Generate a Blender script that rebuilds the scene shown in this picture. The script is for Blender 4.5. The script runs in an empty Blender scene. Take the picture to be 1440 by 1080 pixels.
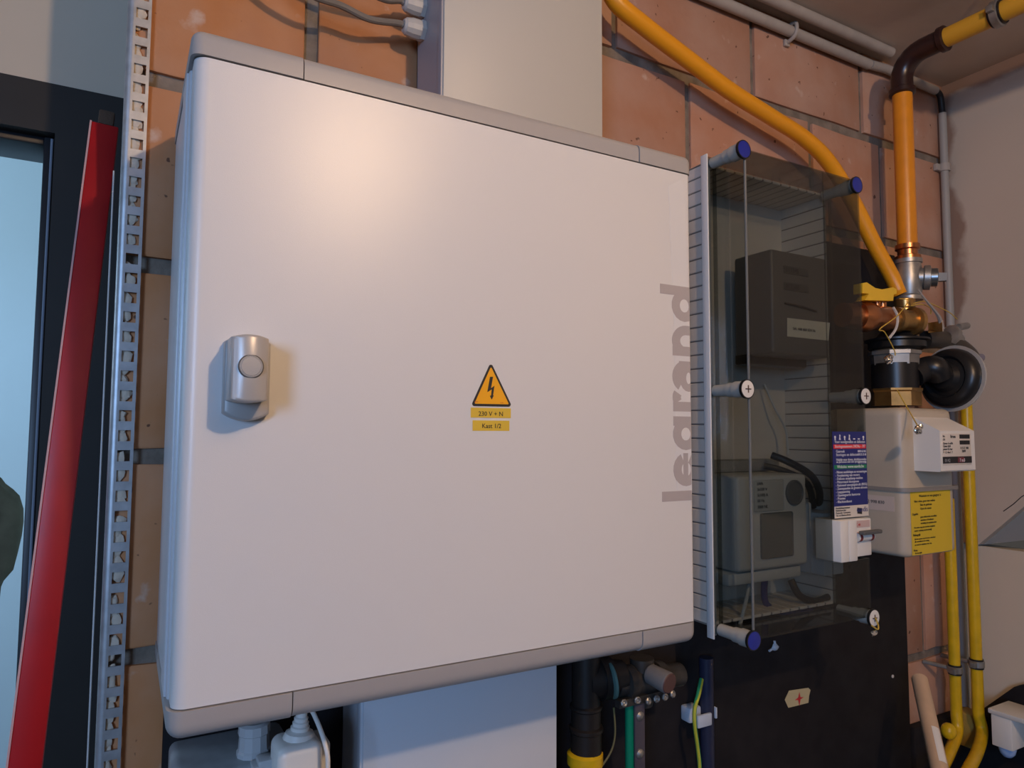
import bpy, bmesh, math, random
from mathutils import Vector, Matrix, noise
random.seed(7)
S = bpy.context.scene
COL = S.collection
# ------------------------------------------------------------------ camera
F = 973.5; YAW = -.5093; PIT = .0677; ROL = .0049
CAM = Vector((0, -.8113, 0))
fw = Vector((-math.sin(YAW)*math.cos(PIT), math.cos(YAW)*math.cos(PIT), math.sin(PIT)))
r0 = Vector((math.cos(YAW), math.sin(YAW), 0)); u0 = r0.cross(fw)
rt = r0*math.cos(ROL)+u0*math.sin(ROL); up = -r0*math.sin(ROL)+u0*math.cos(ROL)
cd = bpy.data.cameras.new('camera'); cam = bpy.data.objects.new('camera', cd); COL.objects.link(cam)
cam.matrix_world = Matrix(((rt.x, up.x, -fw.x, CAM.x), (rt.y, up.y, -fw.y, CAM.y), (rt.z, up.z, -fw.z, CAM.z), (0, 0, 0, 1)))
cd.sensor_fit = 'HORIZONTAL'; cd.sensor_width = 36; cd.lens = F*36/1440; cd.clip_start = .02
S.camera = cam
# ------------------------------------------------------------------ light
S.view_settings.view_transform = 'Standard'; S.view_settings.look = 'None'
S.view_settings.gamma = 1; S.view_settings.use_curve_mapping = False
S.view_settings.exposure = 0.0
wd = bpy.data.worlds.new('world'); S.world = wd; wd.use_nodes = True
wd.node_tree.nodes['Background'].inputs[0].default_value = (1, .92, .85, 1)
wd.node_tree.nodes['Background'].inputs[1].default_value = .055
def area(name, loc, target, sx, sy, power, col):
    l = bpy.data.lights.new(name, 'AREA'); l.shape = 'RECTANGLE'; l.size = sx; l.size_y = sy; l.energy = power; l.color = col
    o = bpy.data.objects.new(name, l); COL.objects.link(o); o.location = loc
    o.rotation_euler = (Vector(target)-Vector(loc)).to_track_quat('-Z', 'Y').to_euler(); return o
l = bpy.data.lights.new('ceiling_lamp_light', 'POINT'); l.energy = 22.5; l.color = (1, .675, .41); l.shadow_soft_size = .022
o = bpy.data.objects.new('ceiling_lamp_light', l); COL.objects.link(o); o.location = (.41, -1.25, .635)
area('window_daylight', (-1.62, -2.50, .32), (.2, -.15, -.1), .62, .75, 35, (.35, .58, 1))
area('next_room_daylight', (-1.3, .75, .5), (-.35, 1.6, 0), .7, .9, 15, (.50, .74, 1))

# ------------------------------------------------------------------ helpers
def ray(px, py): return rt*((px-720)/F)+up*((540-py)/F)+fw
def at(px, py, Y):
    d = ray(px, py); return CAM+d*((Y-CAM.y)/d.y)
def atx(px, py, X):
    d = ray(px, py); return CAM+d*((X-CAM.x)/d.x)
def atz(px, py, Z):
    d = ray(px, py); return CAM+d*((Z-CAM.z)/d.z)
def size(n, p): return n*((Vector(p)-CAM).dot(fw))/F
MATS = {}
def mat(name, col, rough=.5, metal=0, spec=.5, nscale=0, namt=.1, bump=0, bscale=200, rnd=0, coat=0, trans=0, col2=None, detail=4):
    if name in MATS: return MATS[name]
    m = bpy.data.materials.new(name); m.use_nodes = True; nt = m.node_tree; b = nt.nodes['Principled BSDF']
    b.inputs['Base Color'].default_value = (*col, 1); b.inputs['Roughness'].default_value = rough
    b.inputs['Metallic'].default_value = metal; b.inputs['Specular IOR Level'].default_value = spec
    b.inputs['Coat Weight'].default_value = coat
    if trans: b.inputs['Transmission Weight'].default_value = trans
    tc = nt.nodes.new('ShaderNodeTexCoord')
    src = None
    if nscale:
        n = nt.nodes.new('ShaderNodeTexNoise'); n.inputs['Scale'].default_value = nscale; n.inputs['Detail'].default_value = detail
        nt.links.new(tc.outputs['Object'], n.inputs['Vector'])
        r = nt.nodes.new('ShaderNodeValToRGB'); r.color_ramp.elements[0].position = .32; r.color_ramp.elements[1].position = .68
        c2 = col2 or tuple(c*(1-2*namt) for c in col)
        r.color_ramp.elements[0].color = (*c2, 1); r.color_ramp.elements[1].color = (*col, 1)
        nt.links.new(n.outputs['Fac'], r.inputs['Fac']); src = r.outputs['Color']
    if rnd:
        oi = nt.nodes.new('ShaderNodeObjectInfo'); h = nt.nodes.new('ShaderNodeHueSaturation')
        mr = nt.nodes.new('ShaderNodeMapRange'); mr.inputs['To Min'].default_value = 1-rnd; mr.inputs['To Max'].default_value = 1+rnd
        nt.links.new(oi.outputs['Random'], mr.inputs['Value']); nt.links.new(mr.outputs['Result'], h.inputs['Value'])
        if src: nt.links.new(src, h.inputs['Color'])
        else: h.inputs['Color'].default_value = (*col, 1)
        src = h.outputs['Color']
    if src: nt.links.new(src, b.inputs['Base Color'])
    if bump:
        n2 = nt.nodes.new('ShaderNodeTexNoise'); n2.inputs['Scale'].default_value = bscale; n2.inputs['Detail'].default_value = 3
        nt.links.new(tc.outputs['Object'], n2.inputs['Vector'])
        bp = nt.nodes.new('ShaderNodeBump'); bp.inputs['Strength'].default_value = bump; bp.inputs['Distance'].default_value = .002
        nt.links.new(n2.outputs['Fac'], bp.inputs['Height']); nt.links.new(bp.outputs['Normal'], b.inputs['Normal'])
    MATS[name] = m; return m
def g(v): return tuple(((x/255)/12.92 if x/255 < .04045 else ((x/255+.055)/1.055)**2.4) for x in v)

class MB:
    def __init__(s): s.bm = bmesh.new()
    def add(s, fn):
        b = bmesh.new(); fn(b); me = bpy.data.meshes.new('t'); b.to_mesh(me); b.free(); s.bm.from_mesh(me); bpy.data.meshes.remove(me); return s
    def box(s, a, b, bev=0, seg=2, M=None, edges=None):
        a = Vector(a); b = Vector(b)
        def fn(bm):
            bmesh.ops.create_cube(bm, size=1, matrix=Matrix.Translation((a+b)/2) @ Matrix.Diagonal((*[abs(x) for x in (b-a)], 1)))
            if bev:
                es = [e for e in bm.edges if edges is None or edges(e)]
                bmesh.ops.bevel(bm, geom=es, offset=bev, segments=seg, affect='EDGES', profile=.5)
            if M: bmesh.ops.transform(bm, matrix=M, verts=bm.verts)
        return s.add(fn)
    def tube(s, pts, r, seg=12, smooth=0, cap=True, rf=None, sq=1):
        pts = [Vector(p) for p in pts]
        if smooth: pts = catmull(pts, smooth)
        n = len(pts); rings = []
        t0 = (pts[1]-pts[0]).normalized(); nx = t0.orthogonal().normalized()
        bm = s.bm
        for i, p in enumerate(pts):
            t = (pts[min(i+1, n-1)]-pts[max(i-1, 0)]).normalized()
            nx = (nx-t*nx.dot(t)).normalized(); ny = t.cross(nx)
            rr = r if rf is None else rf(i/(n-1), i)
            rings.append([bm.verts.new(p+(nx*math.cos(2*math.pi*k/seg)+ny*sq*math.sin(2*math.pi*k/seg))*rr) for k in range(seg)])
        for i in range(n-1):
            for k in range(seg):
                bm.faces.new((rings[i][k], rings[i][(k+1) % seg], rings[i+1][(k+1) % seg], rings[i+1][k]))
        if cap: bm.faces.new(rings[0][::-1]); bm.faces.new(rings[-1])
        return s
    def lathe(s, p, ax, prof, seg=24):   # prof: (distance along axis, radius)
        p = Vector(p); ax = Vector(ax).normalized(); nx = ax.orthogonal().normalized(); ny = ax.cross(nx); bm = s.bm; rings = []
        if abs(ax.x) < .9: nx = (Vector((1, 0, 0))-ax*ax.x).normalized(); ny = ax.cross(nx)
        for d, r in prof:
            rings.append([bm.verts.new(p+ax*d+(nx*math.cos(2*math.pi*(k+.5)/seg)+ny*math.sin(2*math.pi*(k+.5)/seg))*max(r, 1e-5)) for k in range(seg)])
        for i in range(len(rings)-1):
            for k in range(seg): bm.faces.new((rings[i][k], rings[i][(k+1) % seg], rings[i+1][(k+1) % seg], rings[i+1][k]))
        bm.faces.new(rings[0][::-1]); bm.faces.new(rings[-1]); return s
    def cyl(s, a, b, r, seg=20, bev=0):
        a = Vector(a); b = Vector(b); L = (b-a).length; c = min(bev, r*.5, L*.4)
        return s.lathe(a, b-a, [(0, r-c), (c, r), (L-c, r), (L, r-c)] if c else [(0, r), (L, r)], seg)
    def prism(s, pts, off):              # polygon pts (3D, planar) extruded by vector off
        bm = s.bm; off = Vector(off); A = [bm.verts.new(Vector(p)) for p in pts]; B = [bm.verts.new(Vector(p)+off) for p in pts]; n = len(pts)
        bm.faces.new(A); bm.faces.new(B[::-1])
        for i in range(n): bm.faces.new((A[i], B[i], B[(i+1) % n], A[(i+1) % n]))
        return s
    def ball(s, c, r, sub=2, sc=(1, 1, 1), nz=0):
        def fn(bm):
            bmesh.ops.create_icosphere(bm, subdivisions=sub, radius=r)
            for v in bm.verts:
                if nz: v.co *= 1+nz*noise.noise(v.co*(1.6/r)+Vector(c)*50)
                v.co = Vector((v.co.x*sc[0], v.co.y*sc[1], v.co.z*sc[2]))+Vector(c)
        return s.add(fn)
    def build(s, name, m, parent=None, smooth=True, ang=35):
        bmesh.ops.recalc_face_normals(s.bm, faces=s.bm.faces)
        me = bpy.data.meshes.new(name); s.bm.to_mesh(me); s.bm.free()
        if smooth:
            me.polygons.foreach_set('use_smooth', [True]*len(me.polygons)); me.set_sharp_from_angle(angle=math.radians(ang))
        if m: me.materials.append(m)
        o = bpy.data.objects.new(name, me); COL.objects.link(o)
        if parent: o.parent = parent; o.matrix_parent_inverse = Matrix.Translation(-wloc(parent))
        return o
def wloc(o): return Vector(o.location) if o.type == 'EMPTY' else Vector((0, 0, 0))
def catmull(P, k):
    out = []
    for i in range(len(P)-1):
        p0 = P[max(i-1, 0)]; p1 = P[i]; p2 = P[i+1]; p3 = P[min(i+2, len(P)-1)]
        for j in range(k):
            t = j/k
            out.append(.5*((2*p1)+(p2-p0)*t+(2*p0-5*p1+4*p2-p3)*t*t+(3*p1-p0-3*p2+p3)*t**3))
    out.append(P[-1]); return out
def thing(name, label, cat, loc=(0, 0, 0), group=None):
    o = bpy.data.objects.new(name, None); COL.objects.link(o); o.location = loc; o.empty_display_size = .05
    return tag(o, label, cat, group)
def tag(o, label, cat=None, group=None, kind=None):
    o['label'] = label
    if cat: o['category'] = cat
    if group: o['group'] = group
    if kind: o['kind'] = kind
    return o
def lab(o, label): o['label'] = label; return o
def struct(o): o['kind'] = 'structure'; return o
def inst(src, name, parent, loc):        # shares mesh data
    o = bpy.data.objects.new(name, src.data); COL.objects.link(o)
    o.parent = parent; o.matrix_parent_inverse = Matrix.Translation(-wloc(parent)); o.location = loc
    return o
def text(body, name, origin, right, upv, h, m, parent, off=.0, ext=.00015, align='LEFT', bold=0, maxw=0):
    c = bpy.data.curves.new(name, 'FONT'); c.body = body; c.size = h; c.align_x = align; c.extrude = ext; c.offset = bold; c.resolution_u = 2
    t = bpy.data.objects.new('tmp', c); COL.objects.link(t)
    me = bpy.data.meshes.new_from_object(t); COL.objects.unlink(t); bpy.data.objects.remove(t); bpy.data.curves.remove(c)
    if maxw:
        w_ = max(v.co.x for v in me.vertices)-min(v.co.x for v in me.vertices)
        if w_ > maxw: me.transform(Matrix.Diagonal((maxw/w_, 1, 1, 1)))
    me.name = name; me.materials.clear(); me.materials.append(m)
    right = Vector(right).normalized(); upv = Vector(upv).normalized(); n = right.cross(upv)
    M = Matrix(((right.x, upv.x, n.x, 0), (right.y, upv.y, n.y, 0), (right.z, upv.z, n.z, 0), (0, 0, 0, 1)))
    me.transform(Matrix.Translation(Vector(origin)+n*off) @ M)
    o = bpy.data.objects.new(name, me); COL.objects.link(o)
    if parent: o.parent = parent; o.matrix_parent_inverse = Matrix.Translation(-wloc(parent))
    return o
EX = Vector((1, 0, 0)); EY = Vector((0, 1, 0)); EZ = Vector((0, 0, 1))

# ------------------------------------------------------------------ materials
m_brick = mat('brick_clay', (.52, .325, .24), .9, nscale=9, col2=(.47, .235, .145), bump=.5, bscale=60, rnd=.10, spec=.15)
def wear(m):
    nt = m.node_tree; b = nt.nodes['Principled BSDF']; src = b.inputs['Base Color'].links[0].from_socket
    ge = nt.nodes.new('ShaderNodeNewGeometry')
    def layer(src, scale, lo, hi, col, detail, amt):
        n = nt.nodes.new('ShaderNodeTexNoise'); n.inputs['Scale'].default_value = scale; n.inputs['Detail'].default_value = detail; nt.links.new(ge.outputs['Position'], n.inputs['Vector'])
        mr = nt.nodes.new('ShaderNodeMapRange'); mr.inputs['From Min'].default_value = lo; mr.inputs['From Max'].default_value = hi; mr.inputs['To Max'].default_value = amt; nt.links.new(n.outputs['Fac'], mr.inputs['Value'])
        mx = nt.nodes.new('ShaderNodeMix'); mx.data_type = 'RGBA'; nt.links.new(mr.outputs['Result'], mx.inputs['Factor']); nt.links.new(src, mx.inputs['A']); mx.inputs['B'].default_value = (*col, 1); return mx.outputs['Result']
    s = layer(src, 75, .70, .74, (.10, .045, .03), 2, .85)
    s = layer(s, 28, .64, .76, (.66, .56, .48), 8, .6)
    s = layer(s, 6, .55, .72, (.40, .20, .13), 5, .5)
    nt.links.new(s, b.inputs['Base Color'])
wear(m_brick)
m_brick_lit = mat('brick_clay_lamplit', (.58, .30, .165), .7, nscale=9, col2=(.52, .21, .075), bump=.4, bscale=60, rnd=.08, spec=.2)  # left bricks: same clay with the lamp's warm light put into the colour
wear(m_brick_lit)
m_mortar = mat('mortar', (.28, .235, .19), .95, nscale=40, namt=.2, bump=.9, bscale=120, spec=.1)
m_ceil = mat('ceiling_concrete', (.64, .54, .45), .95, nscale=4, namt=.10, bump=.3, bscale=25, spec=.1)
m_white_wall = mat('white_wall_paint', (.70, .60, .47), .9, nscale=5, namt=.03, spec=.1)
m_black_frame = mat('black_frame_paint', (.020, .017, .014), .6, nscale=20, namt=.1)
m_frame_gloss = mat('black_frame_gloss', (.015, .016, .02), .42)
m_board = mat('black_board', (.012, .010, .012), .75, nscale=30, col2=(.019, .017, .019), spec=.25)
m_door = mat('cabinet_door_paint', (.70, .70, .70), .34, bump=.06, bscale=1500, spec=.55)
m_body = mat('cabinet_body_paint', (.66, .67, .70), .34, spec=.6)
m_cap = mat('cabinet_cap_plastic', (.38, .365, .36), .42)
m_handle = mat('handle_silver_plastic', (.46, .45, .44), .33, metal=.15)
m_white = mat('white_plastic', (.78, .76, .72), .4)
m_offw = mat('grey_white_plastic', (.62, .63, .62), .4)
m_ltgrey = mat('light_grey_plastic', (.50, .51, .52), .38)
m_duct = mat('cable_duct_cream', (.56, .54, .49), .45, nscale=3, namt=.02)
m_ductg = mat('cable_duct_side', (.36, .34, .36), .4)
m_yel = mat('gas_pipe_yellow', (.82, .29, .015), .35, nscale=30, namt=.06)
m_yel2 = mat('gas_pipe_bright_yellow', (.75, .46, .01), .33, nscale=40, namt=.08)
m_hose = mat('hose_yellow_jacket', (.84, .34, .012), .38)
m_steel = mat('galvanised_steel', (.40, .39, .37), .40, metal=.7, nscale=60, namt=.12)
m_zinc = mat('slotted_angle_zinc', (.52, .54, .56), .42, metal=.55, nscale=70, namt=.12)
m_chrome = mat('chrome', (.75, .75, .75), .15, metal=1)
m_brass = mat('brass', (.55, .33, .12), .30, metal=.9, nscale=50, namt=.15)
m_copper = mat('copper', (.55, .23, .10), .28, metal=.95)
m_brown = mat('dark_coated_fitting', (.030, .012, .011), .3)
m_black = mat('black_rubber', (.012, .012, .013), .35)
m_blkcab = mat('black_cable', (.02, .02, .022), .45)
m_gascream = mat('gas_meter_cream', (.52, .45, .355), .42, nscale=12, namt=.05)
m_gasseam = mat('gas_meter_seam_grey', (.26, .24, .22), .5)
m_blue = mat('blue_cap', (.015, .028, .30), .35)
m_red = mat('red_lacquer', (.40, .006, .010), .42, nscale=25, namt=.06)
m_conduit = mat('painted_conduit', (.42, .38, .34), .6, nscale=40, namt=.06)
m_grey = mat('grey_cable', (.20, .18, .16), .55)
m_gland = mat('gland_grey', (.52, .50, .47), .45)
m_stick = mat('sticker_yellow', (.72, .49, .05), .5)
m_tri = mat('warning_orange', (.90, .42, .012), .45)
m_logo = mat('logo_grey', (.42, .385, .385), .5)
m_ink = mat('black_ink', (.02, .018, .02), .6)
m_inkred = mat('red_ink', (.55, .02, .03), .5)
m_navy = mat('sticker_navy', (.018, .025, .17), .5)
m_sgreen = mat('sticker_green', (.01, .22, .09), .5)
m_sred = mat('sticker_red', (.80, .03, .03), .5)
m_wtext = mat('white_ink', (.75, .75, .78), .6)
m_paper = mat('label_paper', (.68, .62, .55), .6)
m_green = mat('green_sleeve', (.0, .22, .12), .4)
m_yg = mat('earth_yellow', (.50, .52, .05), .45)
m_navypipe = mat('navy_pipe', (.022, .027, .06), .35)
m_ltblue = mat('pale_clip_plastic', (.55, .62, .72), .4)
m_foam = mat('cream_foam', (.62, .55, .45), .9, bump=.8, bscale=90, spec=.1)
m_wood = mat('pale_wood', (.62, .44, .29), .6, nscale=30, namt=.06)
m_cloth = mat('khaki_cloth', (.19, .16, .10), .95, nscale=30, namt=.15, bump=.5, bscale=80)
m_slat = mat('meter_box_ivory', (.78, .71, .63), .5)
m_slatd = mat('meter_box_groove', (.26, .22, .2), .7)
m_wshade = mat('wall_recess_shade', (.27, .28, .28), .8)  # shade of the right wall's recess, put into the colour
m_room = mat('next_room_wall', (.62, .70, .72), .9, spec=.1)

# smoked clear cover: tinted see-through plus fresnel gloss
def glass(name, tint):
    m = bpy.data.materials.new(name); m.use_nodes = True; nt = m.node_tree; nt.nodes.remove(nt.nodes['Principled BSDF'])
    out = [n for n in nt.nodes if n.type == 'OUTPUT_MATERIAL'][0]
    tr = nt.nodes.new('ShaderNodeBsdfTransparent'); tr.inputs[0].default_value = (*tint, 1)
    gl = nt.nodes.new('ShaderNodeBsdfGlossy'); gl.inputs['Roughness'].default_value = .06; gl.inputs['Color'].default_value = (.9, .9, .9, 1)
    fr = nt.nodes.new('ShaderNodeFresnel'); fr.inputs['IOR'].default_value = 1.45
    mx = nt.nodes.new('ShaderNodeMixShader'); ge = nt.nodes.new('ShaderNodeNewGeometry'); su = nt.nodes.new('ShaderNodeMath'); su.operation = 'SUBTRACT'; su.inputs[0].default_value = 1; nt.links.new(ge.outputs['Backfacing'], su.inputs[1])
    mu = nt.nodes.new('ShaderNodeMath'); mu.operation = 'MULTIPLY'; nt.links.new(fr.outputs[0], mu.inputs[0]); nt.links.new(su.outputs[0], mu.inputs[1]); nt.links.new(mu.outputs[0], mx.inputs[0]); nt.links.new(tr.outputs[0], mx.inputs[1]); nt.links.new(gl.outputs[0], mx.inputs[2])
    nt.links.new(mx.outputs[0], out.inputs[0]); return m
m_smoke = glass('smoked_cover', (.65, .67, .66))
m_clear = glass('clear_window', (.8, .82, .8))

# wall_right plaster with bare brownish margin by the corner
def plaster():
    m = mat('right_wall_plaster', (.60, .56, .52), .92, bump=.25, bscale=30, spec=.1); nt = m.node_tree; b = nt.nodes['Principled BSDF']
    ge = nt.nodes.new('ShaderNodeNewGeometry'); sp = nt.nodes.new('ShaderNodeSeparateXYZ'); nt.links.new(ge.outputs['Position'], sp.inputs[0])
    n = nt.nodes.new('ShaderNodeTexNoise'); n.inputs['Scale'].default_value = 9; n.inputs['Detail'].default_value = 6; nt.links.new(ge.outputs['Position'], n.inputs['Vector'])
    a = nt.nodes.new('ShaderNodeMath'); a.operation = 'MULTIPLY_ADD'; a.inputs[1].default_value = .09; nt.links.new(n.outputs['Fac'], a.inputs[0]); mz_ = nt.nodes.new('ShaderNodeMath'); mz_.operation = 'SUBTRACT'; nt.links.new(sp.outputs['Z'], mz_.inputs[0]); mz_.inputs[1].default_value = ZC-.045+.04
    mm = nt.nodes.new('ShaderNodeMath'); mm.operation = 'MAXIMUM'; nt.links.new(sp.outputs['Y'], mm.inputs[0]); nt.links.new(mz_.outputs[0], mm.inputs[1]); nt.links.new(mm.outputs[0], a.inputs[2])
    mr = nt.nodes.new('ShaderNodeMapRange'); mr.inputs['From Min'].default_value = .012; mr.inputs['From Max'].default_value = .026; nt.links.new(a.outputs[0], mr.inputs['Value'])
    n3 = nt.nodes.new('ShaderNodeTexNoise'); n3.inputs['Scale'].default_value = 3; nt.links.new(ge.outputs['Position'], n3.inputs['Vector'])
    rr = nt.nodes.new('ShaderNodeValToRGB'); rr.color_ramp.elements[0].color = (.50, .42, .34, 1); rr.color_ramp.elements[1].color = (.62, .54, .45, 1); nt.links.new(n3.outputs['Fac'], rr.inputs['Fac'])
    mx = nt.nodes.new('ShaderNodeMix'); mx.data_type = 'RGBA'; nt.links.new(mr.outputs['Result'], mx.inputs['Factor'])
    nt.links.new(rr.outputs['Color'], mx.inputs['A']); mx.inputs['B'].default_value = (.33, .22, .165, 1)
    nt.links.new(mx.outputs['Result'], b.inputs['Base Color']); return m
ZC = .743
m_plaster = plaster()

# ------------------------------------------------------------------ room shell
XR = 1.5075; ZC = .743; ZF = -1.35; XL = -.006; H = .2012; Z0 = .5752
wb = struct(MB().box((XL, .006, ZF), (XR, .39, ZC)).build('wall_back', m_mortar))
def brick(x0, x1, z0, z1):
    x0 = max(x0, XL); x1 = min(x1, XR); z1 = min(z1, ZC); z0 = max(z0, ZF)
    if x1-x0 < .012 or z1-z0 < .01: return
    MB().add(lambda bm: brk(bm, x0, x1, z0, z1)).build('brick', m_brick_lit if x1 < .52 else m_brick, wb, ang=50)
def brk(bm, x0, x1, z0, z1):
    # irregular outline front face with a small rounded arris
    j = lambda: random.uniform(-.0018, .0018)
    nx = 4; bot = [(x0+(x1-x0)*i/nx, z0+j()) for i in range(nx+1)]; top = [(x0+(x1-x0)*i/nx, z1+j()) for i in range(nx+1)]
    cx = (x0+x1)/2; cz = (z0+z1)/2; py = random.uniform(-.0015, .0005)
    loop = bot+top[::-1]
    def ring(sh, y):
        return [bm.verts.new((x+(cx-x)*sh*.002/abs(cx-x) if abs(cx-x) > .002 else x, y, z+(cz-z)*sh*.002/abs(cz-z) if abs(cz-z) > .002 else z)) for x, z in loop]
    r = [ring(0, .012), ring(0, py+.0015), ring(1, py)]
    n = len(loop)
    for a, b in zip(r, r[1:]):
        for i in range(n): bm.faces.new((a[i], a[(i+1) % n], b[(i+1) % n], b[i]))
    bm.faces.new(r[-1])
rows = int((ZC-ZF)/H)+2
for k in range(-1, rows):
    zt = Z0-k*H-.0088; zb = Z0-(k+1)*H+.0088
    j0 = (.7776 if k % 2 == 0 else .629)
    xs = sorted([j0+.3*i for i in range(-4, 4)])
    if k == 0: xs = [x for x in xs if x < 1.2]+[1.2853]
    xs = [x for x in xs if .06 < x < XR]
    ed = [XL-.02]+xs+[XR+.02]
    for a, b in zip(ed, ed[1:]):
        brick(a+(.0085 if a < .3 else .006), b-(.0085 if b < .3 else .006), zb, zt)
struct(MB().box((XL-1.6, -2.4, ZC), (XR+.1, .5, ZC+.05)).build('ceiling', m_ceil))
struct(MB().box((XL-1.9, -2.4, ZF-.05), (XR+.1, 2.0, ZF)).build('floor', mat('floor_dark', (.045, .04, .042), .7)))
# right wall: upper slab with a slanting lower edge, band with recess shade painted in grey, lower face set back
D0 = atx(1376, 766, XR); D1 = atx(1475, 683, XR)
wr = struct(MB().prism([(XR, .0, D0.z), (XR, D0.y, D0.z), tuple(D1), (XR, -2.4, D1.z+.55), (XR, -2.4, ZC), (XR, .0, ZC)], (.06, 0, 0)).build('wall_right', m_plaster, smooth=False))
XS = XR+.02
L0 = atx(1374, 767, XS); L1 = atx(1475, 756, XS)
b_ = MB(); b_.box((XS, -2.4, ZF), (XS+.04, .0, L0.z)); lw = b_.build('lower_face', m_white_wall, wr, smooth=False)
b_ = MB(); b_.prism([tuple(L0), tuple(L1), (XS, -2.4, L1.z+.3), (XS, -2.4, .4), (XS, -.05, .4), (XS, 0, L0.z)], (.03, 0, 0)); b_.build('recess_shade_band', m_wshade, wr, smooth=False)
# recessed wall with the doorway, left
YD = .27
c_tl = at(-60, 90, YD); c_tr = at(160, 137, YD)   # top edge of the black casing
zct = c_tr.z; XW = XL+.001
o_r = at(72, 300, YD).x; o_t = at(40, 182, YD).z; XOL = -1.0
wl = struct(MB().box((-1.6, YD+.004, zct), (XW, YD+.12, ZC)).box((-1.6, YD+.004, ZF), (XOL-.12, YD+.12, zct)).build('wall_left', m_white_wall, smooth=False))
df = struct(MB().box((o_r, YD-.004, ZF), (XL-.0005, YD+.11, zct)).build('door_1', m_black_frame))
MB().box((XOL-.12, YD-.004, o_t), (o_r, YD+.11, zct)).build('casing_head', m_black_frame, df)
MB().box((XOL-.12, YD-.004, ZF), (XOL, YD+.11, o_t), .003).build('casing_side', m_black_frame, df)
i_r = at(57, 300, YD+.02).x; i_t = at(40, 227, YD+.10).z
MB().box((i_r, YD+.015, ZF), (o_r+.002, YD+.10, o_t), .002).build('inner_frame', m_frame_gloss, df)
MB().box((XOL, YD+.02, i_t), (i_r, YD+.10, o_t+.002), .002).build('inner_frame_head', m_frame_gloss, df)
lab(MB().tube([(o_r-.004, YD+.010, ZF+.01), (o_r-.004, YD+.010, o_t-.004)], .0017, 8).build('bead', mat('bead_shiny', (.25, .30, .38), .15), df), 'thin shiny bead along the inner edge')
struct(MB().box((-2.4, 1.7, ZF), (.4, 1.74, 1.2)).build('wall_next_room', m_room, smooth=False))
struct(MB().box((-2.4, .32, 1.1), (.4, 1.74, 1.14)).build('ceiling_next_room', m_room, smooth=False))
struct(MB().box((.10, .32, ZF), (.14, 1.7, 1.1)).build('wall_side_next_room', m_room, smooth=False))
# jacket hanging beyond the doorway
jp = at(-62, 760, .75); a = MB()
def jk(bm):
    bmesh.ops.create_icosphere(bm, subdivisions=4, radius=1)
    for v in bm.verts:
        n_ = noise.noise(v.co*2.2)*.16+noise.noise(v.co*5)*.07+.07*math.sin(v.co.x*14+v.co.z*3)
        v.co *= 1+n_; v.co = Vector((v.co.x*.085, v.co.y*.05, v.co.z*(.17 if v.co.z > 0 else .20)*(1 if v.co.z > 0 else 1.0)))+jp
a.add(jk)
jo = a.build('jacket', m_cloth); tag(jo, 'khaki jacket hanging beyond the open doorway, at the left edge', 'jacket')
# hook for it
MB().tube([jp+Vector((0, .0, .13)), jp+Vector((0, 0, .24)), jp+Vector((0, .02, .27)), jp+Vector((0, .05, .25))], .004, 8, 4).build('loop', m_black, jo)

# ------------------------------------------------------------------ black backing board
YB = -.012
bl = at(229, 1040, YB).x; br = at(1281, 1040, YB).x; bz = at(1215, 350, YB).z
tag(MB().box((bl, YB, -1.1), (br, -.0022, bz), .0015).build('backing_board', m_board),
    'large black wall board behind the meter box and below the cabinet', 'board')

# ------------------------------------------------------------------ slotted angle at the wall corner
def slotted():
    t = thing('slotted_angle', 'galvanised slotted steel angle with square holes, upright at the brick wall corner', 'angle bar', (.008, -.02, -1.2))
    y = -.0065; p = .0202; hs = .0113
    xr = at(207, 170, y).x; xl = at(171, 200, y).x; hx = at(193, 200, y).x-.0003
    zc = at(184, 282, y).z; b = MB(); bm = b.bm
    n0 = -32; n1 = 34; T = .0018
    def cellbox(x0, x1, z0, z1): b.box((x0, y, z0), (x1, y+T, z1))
    cellbox(xl+.006, hx-hs/2, zc+n0*p-p/2, zc+n1*p+p/2); cellbox(hx+hs/2, xr, zc+n0*p-p/2, zc+n1*p+p/2)
    for k in range(n0, n1+1):
        z = zc+k*p
        cellbox(hx-hs/2, hx+hs/2, z+hs/2, z+p-hs/2)
    zb = zc+n0*p-p/2; zt = zc+n1*p+p/2
    # rounded bend and back flange
    prof = [(xl+.006, y)]+[(xl+.006-.006*math.sin(a), y+.006-.006*math.cos(a)) for a in [math.pi/12*i for i in range(1, 7)]]+[(xl, .03)]
    inner = [(xl+.006, y+T)]+[(xl+.006-(.006-T)*math.sin(a), y+.006-(.006-T)*math.cos(a)) for a in [math.pi/12*i for i in range(1, 7)]]+[(xl+T, .03)]
    b.prism([(x_, y_, zb) for x_, y_ in prof+inner[::-1]], (0, 0, zt-zb))
    b.build('angle_profile', m_zinc, t, ang=20)
    # foam seen through the holes
    f = MB()
    z = zb
    while z < zt:
        if random.random() < .9:
            f.ball((hx-.0030+random.uniform(-.002, .002), -.0022, z), .0058, 2, (1, .34, random.uniform(1, 1.6)), .5)
        z += random.uniform(.008, .014)
    o = f.build('foam', m_foam); tag(o, 'cream foam lumps squeezed in behind the slotted steel angle', 'foam', kind='stuff')
slotted()

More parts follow.
